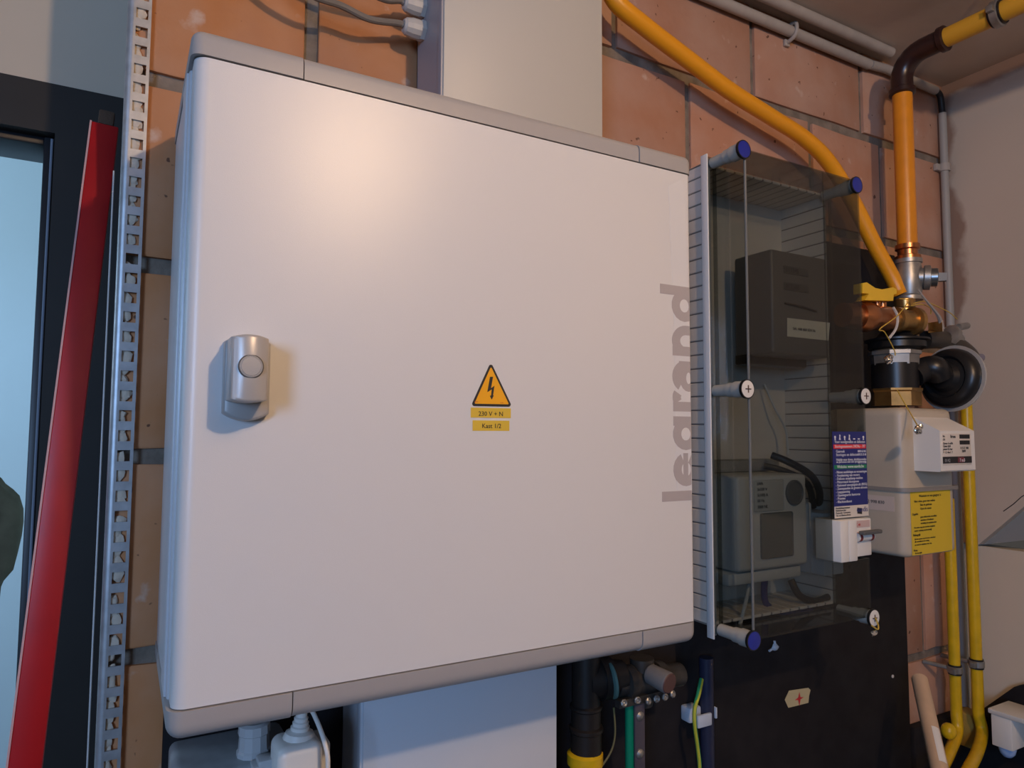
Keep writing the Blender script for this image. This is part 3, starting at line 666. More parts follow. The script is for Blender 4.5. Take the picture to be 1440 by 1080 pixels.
# ------------------------------------------------------------------ gas meter
MF = -.16; mx0 = 1.066; mx1 = at(1344, 660, MF).x; my1 = -.022
def mz(py, px=1281): return at(px, py, MF).z
zt_, zs, zbm = mz(573), mz(689), mz(785)
gm = thing('gas_meter', 'cream gas meter with index unit and yellow instruction sticker', 'gas meter', ((mx0+mx1)/2, -.09, zbm))
vedge = lambda e: abs((e.verts[0].co-e.verts[1].co).normalized().z) > .9
def shell(z0, z1, name, topbev, inset=0):
    def fn(bm):
        bmesh.ops.create_cube(bm, size=1, matrix=Matrix.Translation(((mx0+mx1)/2, (MF+my1)/2, (z0+z1)/2)) @ Matrix.Diagonal((mx1-mx0-2*inset, my1-MF-2*inset, z1-z0, 1)))
        bmesh.ops.bevel(bm, geom=[e for e in bm.edges if vedge(e)], offset=.016, segments=7, affect='EDGES', profile=.5)
        zz_ = z1 if topbev > 0 else z0
        bmesh.ops.bevel(bm, geom=[e for e in bm.edges if all(abs(vv.co.z-zz_) < 1e-5 for vv in e.verts)], offset=abs(topbev), segments=5, affect='EDGES', profile=.6)
    return MB().add(fn).build(name, m_gascream, gm, ang=45)
shell(zs+.002, zt_, 'upper_case', .014); shell(zbm, zs-.002, 'lower_case', -.010)
def fn(bm):
    bmesh.ops.create_cube(bm, size=1, matrix=Matrix.Translation(((mx0+mx1)/2+.004, (MF+my1)/2, zs)) @ Matrix.Diagonal((mx1-mx0+.012+.0, my1-MF+.008, .006, 1)))
    bmesh.ops.bevel(bm, geom=[e for e in bm.edges if vedge(e)], offset=.016, segments=7, affect='EDGES', profile=.5)
MB().add(fn).build('seam_flange', m_gasseam, gm)
# index unit
IF = -.201; ia = at(1321, 604, IF); ib = at(1372, 662, IF)
ix0, ix1, iz1, iz0 = ia.x, ib.x, at(1321, 605, IF).z, at(1321, 664, IF).z
def prof_index():
    b_ = MB(); y0 = MF+.002
    pts = [(IF, iz0+.002), (IF, iz1-.001), (IF+.002, iz1+.0005), (y0, iz1+.022), (y0, iz0), (IF+.002, iz0)]
    b_.prism([(ix0, y, z) for y, z in pts], (ix1-ix0, 0, 0)); return b_
iu = prof_index().build('index_unit', m_white, gm, ang=20); lab(iu, 'white index unit with counter')
t1 = at(1324, 611, IF); t2 = at(1366, 657, IF)
pl = MB().box((t1.x, IF-.0006, iz0+.010), (t2.x, IF+.001, iz1-.005), .0002).build('index_plate', m_paper, iu)
pw = t2.x-t1.x; ph = (iz1-.005)-(iz0+.010); zx = lambda f: iz0+.010+ph*f; xx = lambda f: t1.x+pw*f
MB().box((xx(0), IF-.0012, zx(.06)), (xx(1), IF-.0005, zx(.27))).build('counter_window', m_ink, iu)
MB().box((xx(.5), IF-.0015, zx(.08)), (xx(.72), IF-.001, zx(.25))).build('decimal_window', mat('dark_red', (.16, .02, .03), .4), iu)
text('0142', 'counter_digits', (xx(.05), IF-.0015, zx(.10)), EX, EZ, .0075, mat('counter_grey', (.3, .3, .3), .5), iu)
text('7 m3', 'counter_digits', (xx(.55), IF-.0018, zx(.10)), EX, EZ, .0075, m_wtext, iu)
for f, tx_ in [(.88, 'Nr.'), (.78, 'G4'), (.66, 'Qmax 6 m3/h'), (.57, 'Qmin 0,04'), (.48, 'pmax 0,5 bar'), (.38, 'V 1,2 dm3  2')]:
    text(tx_, 'plate_print', (xx(.02), IF-.0009, zx(f)), EX, EZ, .0048, m_ink, iu)
for k_, x0_ in ((0, .60), (1, .60)):
    bb = MB(); xk = xx(.60)
    while xk < xx(.95):
        w_ = random.choice((.0006, .001, .0014)); bb.box((xk, IF-.0011, zx(.84-.19*k_)), (xk+w_, IF-.0005, zx(.97-.19*k_))); xk += w_+.0009
    bb.build('barcode', m_ink, iu, smooth=False)
text('Itron', 'plate_print', (xx(.28), IF-.0009, zx(.86)), EX, EZ, .007, m_ink, iu, bold=.0001)
text('8 512 340', 'plate_print', (xx(.62), IF-.0009, zx(.50)), EX, EZ, .0055, m_ink, iu)
text('2009', 'plate_print', (xx(.66), IF-.0009, zx(.40)), EX, EZ, .0055, m_ink, iu)
# yellow sticker
ya = MF-.0003; sx0 = mx0+.014; sx1 = at(1336, 700, MF).x; sz1 = at(1300, 687, MF).z-.004; sz0 = at(1300, 779, MF).z
ys = MB().box((sx0, ya-.0003, sz0), (sx1, ya+.0002, sz1)).build('yellow_sticker', mat('yellow_paper', (.72, .50, .03), .55), gm, smooth=False); lab(ys, 'yellow instruction sticker with small black print')
sw = sx1-sx0
for f, x_, tx_, hh in [(.91, .20, 'Wanneer er een gasgeur is', .0068), (.83, .08, 'Niet roken, geen vuur maken', .0058), (.77, .22, 'Sluit de gaskraan', .0058), (.71, .22, 'Open de ramen', .0058), (.63, .02, 'Opgelet', .0060),
                       (.58, .22, 'geen elektrische toestellen', .0050), (.53, .22, 'aanraken of bedienen', .0050), (.48, .22, 'verwittig de netbeheerder', .0050), (.42, .06, 'De meter mag niet worden verplaatst', .0045),
                       (.37, .06, 'zonder toelating van het bedrijf.', .0045), (.30, .03, 'Belangrijk', .0060), (.24, .06, 'Na het openen van de kraan controleer', .0043), (.20, .06, 'alle toestellen in de woning', .0043),
                       (.15, .06, 'en steek de waakvlam weer aan.', .0043), (.06, .03, 'Nota', .0060), (.02, .06, 'Zie keerzijde', .0043)]:
    text(tx_, 'sticker_print', (sx0+sw*x_, ya-.0006, sz0+(sz1-sz0)*f), EX, EZ, hh*.82, m_ink, ys, maxw=sw*(.96-x_))
# number label on the side face
la = atx(1227, 696, mx0); lb = atx(1262, 722, mx0)
nl = MB().box((mx0-.0004, MF+.017, lb.z+.002), (mx0+.0003, -.05, la.z), 0).build('number_label', mat('pink_paper', (.62, .52, .46), .55), gm, smooth=False); lab(nl, 'pale printed number label on the side face')
text('541 448 860 012 998 830', 'printed_text', (mx0-.0006, -.052, (la.z+lb.z)/2), (0, -1, 0), EZ, .0072, m_ink, nl, maxw=.088)

# ------------------------------------------------------------------ meter box
BF = -.160; BC = -.100; bx0, bx1 = .726, .9735
bzt = at(1047, 209, BF).z; bzb = at(1060, 901, BF).z
mbx = thing('meter_box', 'tall electricity meter box with ivory slatted base and smoked clear cover', 'meter box', ((bx0+bx1)/2, YB, bzb))
sx_l, sx_r = bx0-.018, bx1+.004
# base walls of fins with grooves between
def fin(sz, name='slat'): return MB().box(tuple(-v/2 for v in sz), tuple(v/2 for v in sz), .0008, 1)
nsl = 33; zt0 = bzt-.002; zb0 = bzb+.006; pit = (zt0-zb0)/nsl
yc = (BC+YB)/2; dyw = YB-BC-.001
lab(MB().box((sx_l+.002, YB-.003, zb0), (sx_r-.002, YB-.0005, zt0)).build('back_plate', m_slat, mbx), 'ivory back plate')
MB().box((sx_l+.0018, BC+.001, zb0), (sx_l+.0035, YB-.0005, zt0)).box((sx_r-.0035, BC+.001, zb0), (sx_r-.0018, YB-.0005, zt0)).box((sx_l, BC+.001, zb0+.0018), (sx_r, YB-.001, zb0+.0030)).box((sx_l, BC+.001, zt0-.0035), (sx_r, YB-.001, zt0-.0018)).build('groove_web', m_slatd, mbx)
fs = None
for s in (0, 1):
    for i in range(nsl):
        z = zb0+pit*(i+.5); x = (sx_l+.0022) if s == 0 else (sx_r-.0022)
        if s == 0 and False: continue
        if fs is None: fs = fin((.0044, dyw, pit-.0018)).build('slat', m_slat, mbx); fs.location = (x, yc, z)
        else: inst(fs, 'slat', mbx, (x, yc, z))
nb = 13; pw_ = (sx_r-sx_l-.01)/nb; fb = None
for zz_ in (zb0+.0022, zt0-.0022):
    for i in range(nb):
        x = sx_l+.005+pw_*(i+.5)
        if fb is None: fb = fin((pw_-.003, dyw, .0044)).build('slat', m_slat, mbx); fb.location = (x, yc, zz_)
        else: inst(fb, 'slat', mbx, (x, yc, zz_))
# smoked cover: flange, sides, front with a cut-out for the breaker
cz0, cz1 = at(1171, 792, BF).z, at(1171, 730, BF).z; ccx0, ccx1 = at(1171, 760, BF).x, bx1-.0022
T = .0022; fl = .020
cv = MB()
cv.box((bx0, BF, bzb), (ccx0, BF+T, bzt)).box((ccx0, BF, cz1), (bx1, BF+T, bzt)).box((ccx0, BF, bzb), (bx1, BF+T, cz0))
cv.box((bx0, BF+T, bzb), (bx0+T, BC, bzt)).box((bx1-T, BF+T, bzb), (bx1, BC, cz0)).box((bx1-T, BF+T, cz1), (bx1, BC, bzt)).box((bx1-T, BF+.03, cz0), (bx1, BC, cz1))
cv.box((bx0+T, BF+T, bzt-T), (bx1-T, BC, bzt)).box((bx0+T, BF+T, bzb), (bx1-T, BC, bzb+T))
cv.box((bx0-fl, BC-.008, bzb-.004), (bx0, BC-.006, bzt+.004)).box((bx1, BC-.008, bzb-.004), (bx1+.006, BC-.006, bzt+.004))
lab(cv.build('cover', m_smoke, mbx, smooth=False), 'smoked see-through cover')
MB().box((bx0-fl-.0022, BC-.012, bzb-.008), (bx0-fl, BC+.0005, bzt+.006), .0006).build('cover_rim', mat('rim_white', (.8, .8, .8), .25), mbx)
MB().box((bx0-fl, BC-.004, bzb-.006), (bx0-fl+.012, BC, bzt+.004), .0006).build('seal_strip', m_ltgrey, mbx)
MB().tube([(bx0+.0003, BF+.0003, bzb+.004), (bx0+.0003, BF+.0003, bzt-.004)], .0018, 8).build('cover_edge_glint', mat('edge_glint', (.17, .18, .18), .16, spec=1), mbx)  # thin glossy tube added as the bright reflection along the cover's front edge
def screw(px, py, capm, side, white_label):
    p = at(px, py, BF-.004); ax_ = EY
    r = .0115
    t = MB().lathe(p+EY*.001, EY, [(0, r*.96), (.018, r*.98), (.019, r*.86), (.030, r*.86), (.031, r*.74), (.056, r*.7)], 20).build('cover_screw', mat('screw_tube_grey', (.44, .44, .41), .4), mbx)
    MB().lathe(p-EY*.0015, EY, [(0, 0), (.0004, r*.85), (.0006, r*1.0), (.003, r*1.03)], 24).build('screw_cap', capm, t)
    MB().lathe(p-EY*.0008, EY, [(0, r*1.03), (.0, r*1.12), (.0035, r*1.12), (.0035, r*1.03)], 24).build('cap_ring', m_black, t)
    if capm is m_white:
        MB().box(tuple(p+Vector((-.005, -.0022, -.0007))), tuple(p+Vector((.005, -.0014, .0007)))).box(tuple(p+Vector((-.0007, -.0022, -.005))), tuple(p+Vector((.0007, -.0014, .005)))).build('screw_slot', mat('slot_brown', (.12, .07, .05), .7), t)
screw(1046, 210, m_blue, 0, 0); screw(1205, 260, m_blue, 1, 0); screw(1060, 901, m_blue, 0, 0)
screw(1229, 869, m_white, 1, 0); screw(1051, 547, m_white, 0, 0); screw(1217, 557, m_white, 1, 0)
pz = at(1229, 869, BF-.008); 
sw_ = thing('wire_seal', 'yellow wire with crumpled lead seal on the lower right cover screw', 'seal', pz+Vector((0, -.002, -.02)))
MB().tube([pz+Vector((.002, -.001, 0)), pz+Vector((.005, -.003, -.010)), pz+Vector((.004, -.003, -.016)), pz+Vector((-.005, -.003, -.012)), pz+Vector((-.010, -.003, -.009))], .0011, 6, 5).build('wire', m_wire, sw_)
MB().ball(pz+Vector((-.005, -.003, -.020)), .005, 2, (1.5, .5, .8), .5).build('lead', m_chrome, sw_)
# sticker on cover
sa = at(1170, 607, BF); sb_ = at(1226, 727, BF)
NX0, NX1 = sa.x, min(sb_.x, bx1-.0005); NZ1 = at(1198, 607, BF).z; NZ0 = at(1198, 727, BF).z; nh = NZ1-NZ0; nw = NX1-NX0
ns = MB().box((NX0, BF-.0005, NZ0), (NX1, BF-.0001, NZ1)).build('info_sticker', m_navy, mbx, smooth=False); lab(ns, 'blue, red, green and white emergency information sticker')
fy = BF-.0009
def nb_(f0, f1, x0, x1, m, nm): MB().box((NX0+nw*x0, fy, NZ0+nh*f0), (NX0+nw*x1, BF-.0004, NZ0+nh*f1)).build(nm, m, ns, smooth=False)
nb_(0, .135, 0, 1, m_paper, 'white_band'); nb_(.80, .85, .02, .98, m_sred, 'red_band'); nb_(.565, .61, .02, .98, m_sgreen, 'green_band')
def tt(f, x, s_, hh, m, al='LEFT'): text(s_, 'sticker_print', (NX0+nw*x, fy-.0002, NZ0+nh*f), EX, EZ, hh, m, ns, align=al, maxw=nw*(.90 if al == 'CENTER' else .97-x))
tt(.865, .5, 'Voor noodgevallen en defecten', .0060, m_wtext, 'CENTER'); tt(.812, .5, 'Storingsnummers 24/24u - 7/7', .0060, m_wtext, 'CENTER')
tt(.755, .08, 'Gasreuk', .0058, m_wtext); tt(.755, .72, '0800 65 065', .0050, m_wtext)
tt(.715, .08, 'Storingen en defecten', .0058, m_wtext); tt(.715, .72, '078 35 35 00', .0050, m_wtext)
tt(.66, .08, 'Hulplijn voor doven, slechthorenden', .0052, m_wtext); tt(.635, .08, 'en personen met een spraakstoornis', .0048, m_wtext); tt(.622, .72, '0477 77 70 80', .0042, m_wtext)
tt(.575, .5, 'Website: www.eandis.be', .0062, m_wtext, 'CENTER')
for i, s_ in enumerate(['Nieuwe aansluitingen en verzwaringen', 'Verplaatsing van meters', 'Defecte straatlamp melden', 'Meterstand doorgeven', 'Rationeel energiegebruik (REG)', 'Zonnepanelen en groene stroom', 'Laagspanning', 'Openingsuren kantoren', 'Premies', 'Klachtendienst']):
    tt(.515-.038*i, .05, '- '+s_, .0054, m_wtext)
for i, s_ in enumerate(['Aansluitingsnummer', 'Netbeheerder', 'Postcode Gemeente', 'Tel. en klantendienst']): tt(.105-.028*i, .03, s_, .0040, m_ink)
tt(.055, .64, 'eandis', .0105, m_navy)
MB().prism([(NX0+nw*.66, fy-.0001, NZ0+nh*.035), (NX0+nw*.66, fy-.0001, NZ0+nh*.105), (NX0+nw*.80, fy-.0001, NZ0+nh*.095), (NX0+nw*.80, fy-.0001, NZ0+nh*.025)], (0, .0001, 0)).build('logo_block', m_ink, ns, smooth=False)
# pictograms along the top
for i in range(7):
    cx_ = NX0+nw*(.07+.14*i); cz_ = NZ0+nh*.935; b_ = MB()
    if i in (0, 2, 6): b_.lathe((cx_, fy, cz_), (0, 1, 0), [(0, .0020), (.0003, .0020)], 12).lathe((cx_, fy-.0, cz_-.0030), (0, 1, 0), [(0, .0015), (.0003, .0015)], 10)
    elif i in (1, 3): b_.prism([(cx_-.0022, fy, cz_-.004), (cx_+.0022, fy, cz_-.004), (cx_+.0006, fy, cz_-.0006), (cx_+.0016, fy, cz_+.003), (cx_-.001, fy, cz_+.004), (cx_-.001, fy, cz_)], (0, .0003, 0))
    else: b_.box((cx_-.0022, fy, cz_-.0035), (cx_+.0022, fy+.0003, cz_-.0018))
    b_.build('pictogram', m_wtext, ns, smooth=False)
# breaker and blank plate through the cover
ba = at(1172, 732, BF-.012); bb_ = at(1207, 792, BF-.012)
bk = thing('circuit_breaker', 'white two-pole circuit breaker with grey toggle bar set into the smoked cover', 'circuit breaker', (ba.x+.03, BF, bb_.z))
X0 = ccx0+.0015; X1 = at(1206, 760, BF-.012).x; Z1_ = at(1190, 732, BF-.012).z; Z0_ = at(1190, 791, BF-.012).z
MB().box((X0, BF-.012, Z0_), ((X0+X1)/2-.0004, BF+.03, Z1_), .0015).box(((X0+X1)/2+.0004, BF-.012, Z0_), (X1, BF+.03, Z1_), .0015).build('blank_module', m_white, bk)
X2 = min(at(1229, 760, BF-.006).x, bx1-.003)
MB().box((X1+.0006, BF-.006, Z0_+.004), (X2, BF+.03, Z1_-.0005), .0015).build('breaker_body', m_white, bk)
xm = (X1+X2)/2; zm = (Z0_*.45+Z1_*.55)
MB().cyl((X1+.004, BF-.007, zm), (X2-.002, BF-.007, zm), .0065, 16).build('rocker', m_white, bk)
MB().cyl((X1+.006, BF-.0072, zm), (X1+.011, BF-.0072, zm), .0068, 16).cyl((X2-.009, BF-.0072, zm), (X2-.004, BF-.0072, zm), .0068, 16).build('red_ring', mat('toggle_red', (.22, .02, .02), .4), bk)
MB().box((X1+.001, BF-.022, zm+.005), (X2+.003, BF-.013, zm+.0105), .0015).build('toggle_bar', mat('toggle_grey', (.10, .10, .10), .5), bk)
MB().box((X1+.003, BF-.0066, Z1_-.013), (X2-.004, BF-.006, Z1_-.003)).build('rating_plate', mat('rating_pink', (.62, .45, .42), .5), bk, smooth=False)
text('C 40', 'printed_text', (X1+.005, BF-.0069, Z1_-.0105), EX, EZ, .005, m_inkred, bk)
# terminal box behind them
ta = at(1160, 722, -.115); tb_ = at(1218, 806, -.115)
tbx = thing('terminal_box', 'grey terminal box behind the breaker inside the meter box', 'terminal box', (ta.x+.03, -.05, tb_.z))
ta2 = at(1150, 712, -.10); tz1 = at(1160, 722, -.12).z; tz0 = at(1190, 806, -.12).z
MB().box((at(1158, 760, -.12).x, -.120, tz0), (min(at(1213, 760, -.12).x, bx1-.004), -.045, tz1), .002).build('box', m_offw, tbx)
for px_ in (1197, 1207): 
    p = at(px_, 798, -.1205); MB().cyl(p, p+EY*.003, .0028, 10).build('screw', m_black, tbx)

# ------------------------------------------------------------------ inside the meter box: old meter
def pbox(px0, py0, px1, py1, Yf, Yb, bev=.003):
    a_ = at(px0, (py0+py1)/2, Yf); c_ = at(px1, (py0+py1)/2, Yf); z1_ = at((px0+px1)/2, py0, Yf).z; z0_ = at((px0+px1)/2, py1, Yf).z
    return (a_.x, Yf, z0_), (c_.x, Yb, z1_), bev
A, B, bv = pbox(1086, 357, 1166, 500, -.118, -.045)
om = thing('old_electricity_meter', 'dark grey electricity meter with paper label, upper one inside the meter box', 'electricity meter', ((A[0]+B[0])/2, -.05, A[2]), 'meters inside the meter box')
m_omtr = mat('meter_dark_grey', (.14, .135, .13), .4)
MB().box(A, B, .005, 3).build('case', m_omtr, om)
MB().box((A[0]-.001, -.075, A[2]-.012), (B[0]+.001, -.045, A[2]+.004), .003).build('terminal_cover', m_black, om)
wx = lambda f: A[0]+(B[0]-A[0])*f; wz = lambda f: A[2]+(B[2]-A[2])*f
for f in (.78, .62):
    dw = MB().box((wx(.2), -.1195, wz(f)), (wx(.62), -.118, wz(f+.075)), .0005).build('register_window', mat('register_mid', (.09, .085, .08), .35), om)
    text('012345', 'register_digits', (wx(.22), -.1197, wz(f+.015)), EX, EZ, .010, m_ink, dw)
MB().tube([(wx(.2), -.1185, wz(.49)), (wx(.45), -.121, wz(.475)), (wx(.75), -.1185, wz(.45))], .0018, 8, 5).build('disc_slot', m_black, om)
pa_ = [at(1107, 447, -.1187), at(1167, 454, -.1187), at(1165, 479, -.1187), at(1107, 473, -.1187)]
for p in pa_: p.x = min(p.x, B[0]+.004)
lb_ = MB().prism([(p.x, -.1184, p.z) for p in pa_], (0, -.0005, 0)).build('paper_label', mat('cream_label', (.78, .74, .62), .6), om, smooth=False); lab(lb_, 'cream paper label')
rv = (pa_[1]-pa_[0]); rv.y = 0; text('541 448 860 024 56', 'printed_text', pa_[0].lerp(pa_[3], .62)+rv*.12+Vector((0, -.001, 0)), rv, rv.normalized().cross(Vector((0, -1, 0))) * -1 if False else Vector((-rv.z, 0, rv.x)), .0062, m_ink, lb_)
# digital meter
A, B, bv = pbox(1044, 668, 1136, 800, -.122, -.020)
A = (.742, -.122, A[2]); 
dm = thing('digital_electricity_meter', 'light grey electricity meter with round port, lower one inside the meter box', 'electricity meter', ((A[0]+B[0])/2, -.05, A[2]), 'meters inside the meter box')
MB().box(A, B, .006, 3).build('case', m_offw, dm)
wx = lambda f: A[0]+(B[0]-A[0])*f; wz = lambda f: A[2]+(B[2]-A[2])*f
MB().box((wx(.0)-.024, -.085, wz(.02)), (wx(0), -.02, wz(.96)), .004).build('side_module', m_offw, dm)
MB().box((wx(.30), -.1235, wz(.12)), (wx(.76), -.1215, wz(.60)), .003).build('display_panel', mat('panel_grey', (.20, .20, .19), .4), dm)
MB().box((wx(.22), -.1232, wz(.62)), (wx(.64), -.1215, wz(.95)), .002).build('rating_plate', mat('plate_grey', (.52, .52, .50), .5), dm)
for f, s_ in [(.90, 'kWh'), (.84, '3x230 V'), (.78, '5(100) A'), (.72, '50 Hz'), (.655, '2008 NL')]:
    text(s_, 'printed_text', (wx(.26), -.1235, wz(f)), EX, EZ, .006, m_ink, dm)
MB().lathe((wx(.80), -.1215, wz(.80)), (0, -1, 0), [(0, .0185), (.003, .0185), (.004, .016), (.0025, .015)], 28).build('optical_port', mat('port_grey', (.16, .16, .165), .3), dm)
MB().box((wx(-.0)-.012, -.115, wz(-.14)), (wx(.95), -.03, wz(-.01)), .004).build('terminal_cover', m_offw, dm)
MB().box((wx(-.0)-.024, -.05, wz(1.0)), (wx(1.2), -.02, wz(1.14)), .003).build('mounting_plate', mat('mesh_grey', (.36, .35, .33), .6, bump=1, bscale=300), dm)
# main fuse block to the right of digital meter
A2, B2, bv = pbox(1140, 706, 1160, 806, -.10, -.02)
B2 = (min(B2[0], at(1158, 760, -.12).x-.002), B2[1], B2[2])
tag(MB().box(A2, B2, .003).build('fuse_block', m_offw), 'grey fuse block between the lower meter and the breaker terminals', 'fuse block')
def cable(pts, r, label, m=m_blkcab, cat='cable', grp='cables inside the meter box'):
    o = MB().tube([at(*p) for p in pts], r, 10, 6).build('cable', m); tag(o, label, cat, grp)
cable([(1085, 640, -.07), (1110, 650, -.09), (1140, 668, -.10), (1152, 690, -.095), (1152, 712, -.07)], .0055, 'thick black cable arching over the lower meter to the fuse block')
cable([(1075, 655, -.06), (1105, 663, -.08), (1135, 680, -.09), (1144, 712, -.07)], .0050, 'second black cable arching just below the thick one')
cable([(1112, 815, -.08), (1125, 838, -.09), (1150, 845, -.09), (1178, 830, -.085), (1188, 808, -.08)], .0055, 'black cable sagging below the fuse block')
cable([(1075, 815, -.07), (1078, 850, -.07), (1110, 862, -.07), (1140, 858, -.06)], .0050, 'blue cable on the floor of the meter box', mat('blue_cable', (.02, .03, .18), .45))
cable([(1055, 805, -.095), (1050, 840, -.10), (1040, 880, -.095)], .0028, 'thin pale cable dropping from the lower meter', m_offw)
cable([(1075, 540, -.03), (1090, 575, -.04), (1105, 605, -.045), (1108, 640, -.05)], .0018, 'thin pale wire hanging above the lower meter', m_offw)
sc = at(1140, 551, -.0155); tag(MB().lathe(sc, (0, -1, 0), [(0, .0045), (.002, .0045), (.003, .002)], 14).build('screw', m_steel), 'single steel screw on the back plate of the meter box', 'screw')

# ------------------------------------------------------------------ lower right pipes
def vpipe(px, pytop, pybend, Y, bend_px, r, m, name, label, extra=None):
    p = at(px, pybend, Y); zt = at(px, pytop, Y).z; x = p.x
    pts = [Vector((x, Y, zt)), Vector((x, Y, p.z+.02)), Vector((x, Y, p.z))]+[at(*b__) for b__ in bend_px]
    o = thing(name, label, 'pipe', (x, Y, p.z-.2), 'yellow gas pipes in the lower right corner')
    sm = [Vector((x, Y, zt))]+catmull(pts[1:], 6)
    MB().tube(sm, r, 18).build('pipe_run', m, o)
    return x, o
px1, o1 = vpipe(1345, 700, 1005, -.050, [(1346, 1030, -.055), (1336, 1056, -.075), (1322, 1085, -.10), (1300, 1130, -.13)], .0098, m_yel2, 'gas_pipe', 'left of the two upright yellow gas pipes under the gas meter')
px2, o2 = vpipe(1376, 500, 1005, -.062, [(1381, 1030, -.068), (1374, 1058, -.09), (1358, 1090, -.12), (1335, 1140, -.15)], .0102, m_yel2, 'gas_pipe', 'right of the two upright yellow gas pipes, next to the right wall')
pk = at(1334, 1028, -.068); lab(MB().ball(pk, .013, 3, (1, 1, 1.1)).build('elbow_boss', m_yel2, o1), 'rounded yellow boss at the bend')
c1_ = Vector((px1, -.050, at(1343, 941, -.050).z)); clamp(c1_, EZ, .0098, (c1_.x-.02, -.002, c1_.z+.004), 'steel pipe clamp on the left upright yellow pipe')
c2_ = Vector((px2, -.062, at(1376, 932, -.062).z)); clamp(c2_, EZ, .0102, (c2_.x-.01, -.002, c2_.z), 'steel pipe clamp on the right upright yellow pipe')
# pale wooden handle leaning
wa = at(1293, 955, -.10); wb_ = at(1330, 1120, -.22); 
wh = thing('wooden_handle', 'pale round wooden handle leaning at the lower right of the black board', 'handle', wb_)
MB().tube([wa, wb_], .0125, 20).build('shaft', m_wood, wh)
sd_ = (wb_-wa).normalized()
lp = wa.lerp(wb_, .62); cdir = (CAM-lp).normalized(); sdv = sd_.cross(cdir).normalized()
nrm = (cdir-sd_*cdir.dot(sd_)).normalized(); rr_ = .0128; bm_ = MB()
for i in range(4):
    a1_ = math.radians(8+i*13); a2_ = math.radians(8+(i+1)*13)
    f = lambda a_: (nrm*math.cos(a_)-sdv*math.sin(a_))*rr_
    l0 = lp-sd_*.028; l1 = lp+sd_*.034
    bm_.prism([tuple(l0+f(a1_)), tuple(l0+f(a2_)), tuple(l1+f(a2_)), tuple(l1+f(a1_))], nrm*.0002)
lab(bm_.build('label', m_white, wh), 'small white label')
# ochre block behind the right pipe
kp = at(1365, 1025, -.03); tag(MB().box(tuple(kp+Vector((-.022, -.02, -.03))), tuple(kp+Vector((.016, .02, .035))), .003, M=None).build('ochre_block', mat('ochre', (.45, .27, .05), .6)), 'ochre block behind the bend of the right yellow pipe', 'block')
# white switch box with blue lamp
fx = at(1393, 1000, -.16)
X0_, X1_ = 1.405, 1.470; qa = atx(1393, 1003, X0_); qb = atx(1424, 1058, X0_); ql = atx(1440, 1012, X0_); Zt_ = qa.z; Zb_ = atx(1408, 1052, X0_).z
wbx = thing('white_box', 'white plastic box with a pale blue lamp in the bottom right corner', 'box', ((X0_+X1_)/2, qb.y, Zb_))
MB().box((X0_, qb.y, Zb_), (X1_, qa.y, Zt_), .002).build('housing', m_white, wbx)
MB().box((X0_-.002, qb.y-.16, Zt_), (X1_+.006, qa.y+.004, Zt_+.009), .002).build('lid', m_white, wbx)
p = atx(1409, 1058, X0_+.018); lab(MB().lathe((p.x, (qa.y+qb.y)/2, Zb_), (0, 0, -1), [(0, .013), (.004, .014), (.012, .012), (.018, .007), (.020, 0)], 20).build('lamp_lens', mat('blue_lens', (.35, .50, .80), .25), wbx), 'pale blue lamp lens')
# dark objects on the lower right
zk = at(1400, 1000, -.1).z
bp0, bp1, bp2 = atx(1372, 1004, XR-.004), atx(1426, 966, XR-.004), atx(1500, 950, XR-.004)
tag(MB().prism([tuple(bp0), tuple(bp1), tuple(bp2), (XR-.004, bp2.y, ZF+.01), (XR-.004, bp0.y, ZF+.01)], (.022, 0, 0)).build('black_sheet', m_board), 'black sheet leaning on the foot of the right wall behind the white box', 'sheet')
ck = [atx(1411, 719, XR-.0003), atx(1425, 709, XR-.0003), atx(1436, 699, XR-.0003), atx(1460, 684, XR-.0003)]
MB().tube(ck, .0008, 6).build('crack', m_black, wr)
pkx = at(1290, 1040, -.02)
tag(MB().box((br+.002, -.02, ZF+.02), (XR-.01, -.001, at(1300, 1020, -.02).z), .004).build('black_membrane', m_board), 'black membrane covering the wall foot behind the yellow pipes', 'membrane')

# ------------------------------------------------------------------ under the cabinet, right of the duct
# black pipe with yellow end
Yp = -.075; pp = at(824, 1000, Yp); 
bp_ = thing('black_water_pipe', 'thick black pipe with a yellow lower sleeve, under the right half of the cabinet', 'pipe', (pp.x, Yp, -.7))
zz1 = at(824, 946, Yp).z+.03; zz2 = at(820, 1062, Yp).z
m_blkpipe = mat('black_pipe', (.016, .013, .012), .4)
MB().lathe((pp.x, Yp, zz2), (0, 0, 1), [(0, .0195), (.028, .0195), (.030, .0215), (.034, .0215), (.036, .0185), (.055, .0185), (.057, .0205), (.060, .0205), (.062, .018), (zz1-zz2, .018)], 24).build('pipe_run', m_blkpipe, bp_)
MB().lathe((pp.x-.0015, Yp, zz2-.5), (0, 0, 1), [(0, .019), (.488, .019), (.490, .0225), (.502, .0225), (.505, .019)], 24).build('yellow_sleeve', m_yel2, bp_)
MB().lathe((pp.x, Yp, at(850, 952, Yp).z), (1, -.15, .0), [(0, .020), (.018, .022), (.018, .026), (.034, .026), (.036, .022), (.052, .020)], 20).build('side_socket', m_blkpipe, bp_)
rg = at(857, 957, -.09); lab(MB().lathe(rg, (1, -.3, .1), [(0, .020), (.001, .022), (.004, .022), (.005, .020)], 24).build('teal_ring', mat('teal', (.09, .19, .18), .35), bp_), 'teal ring')
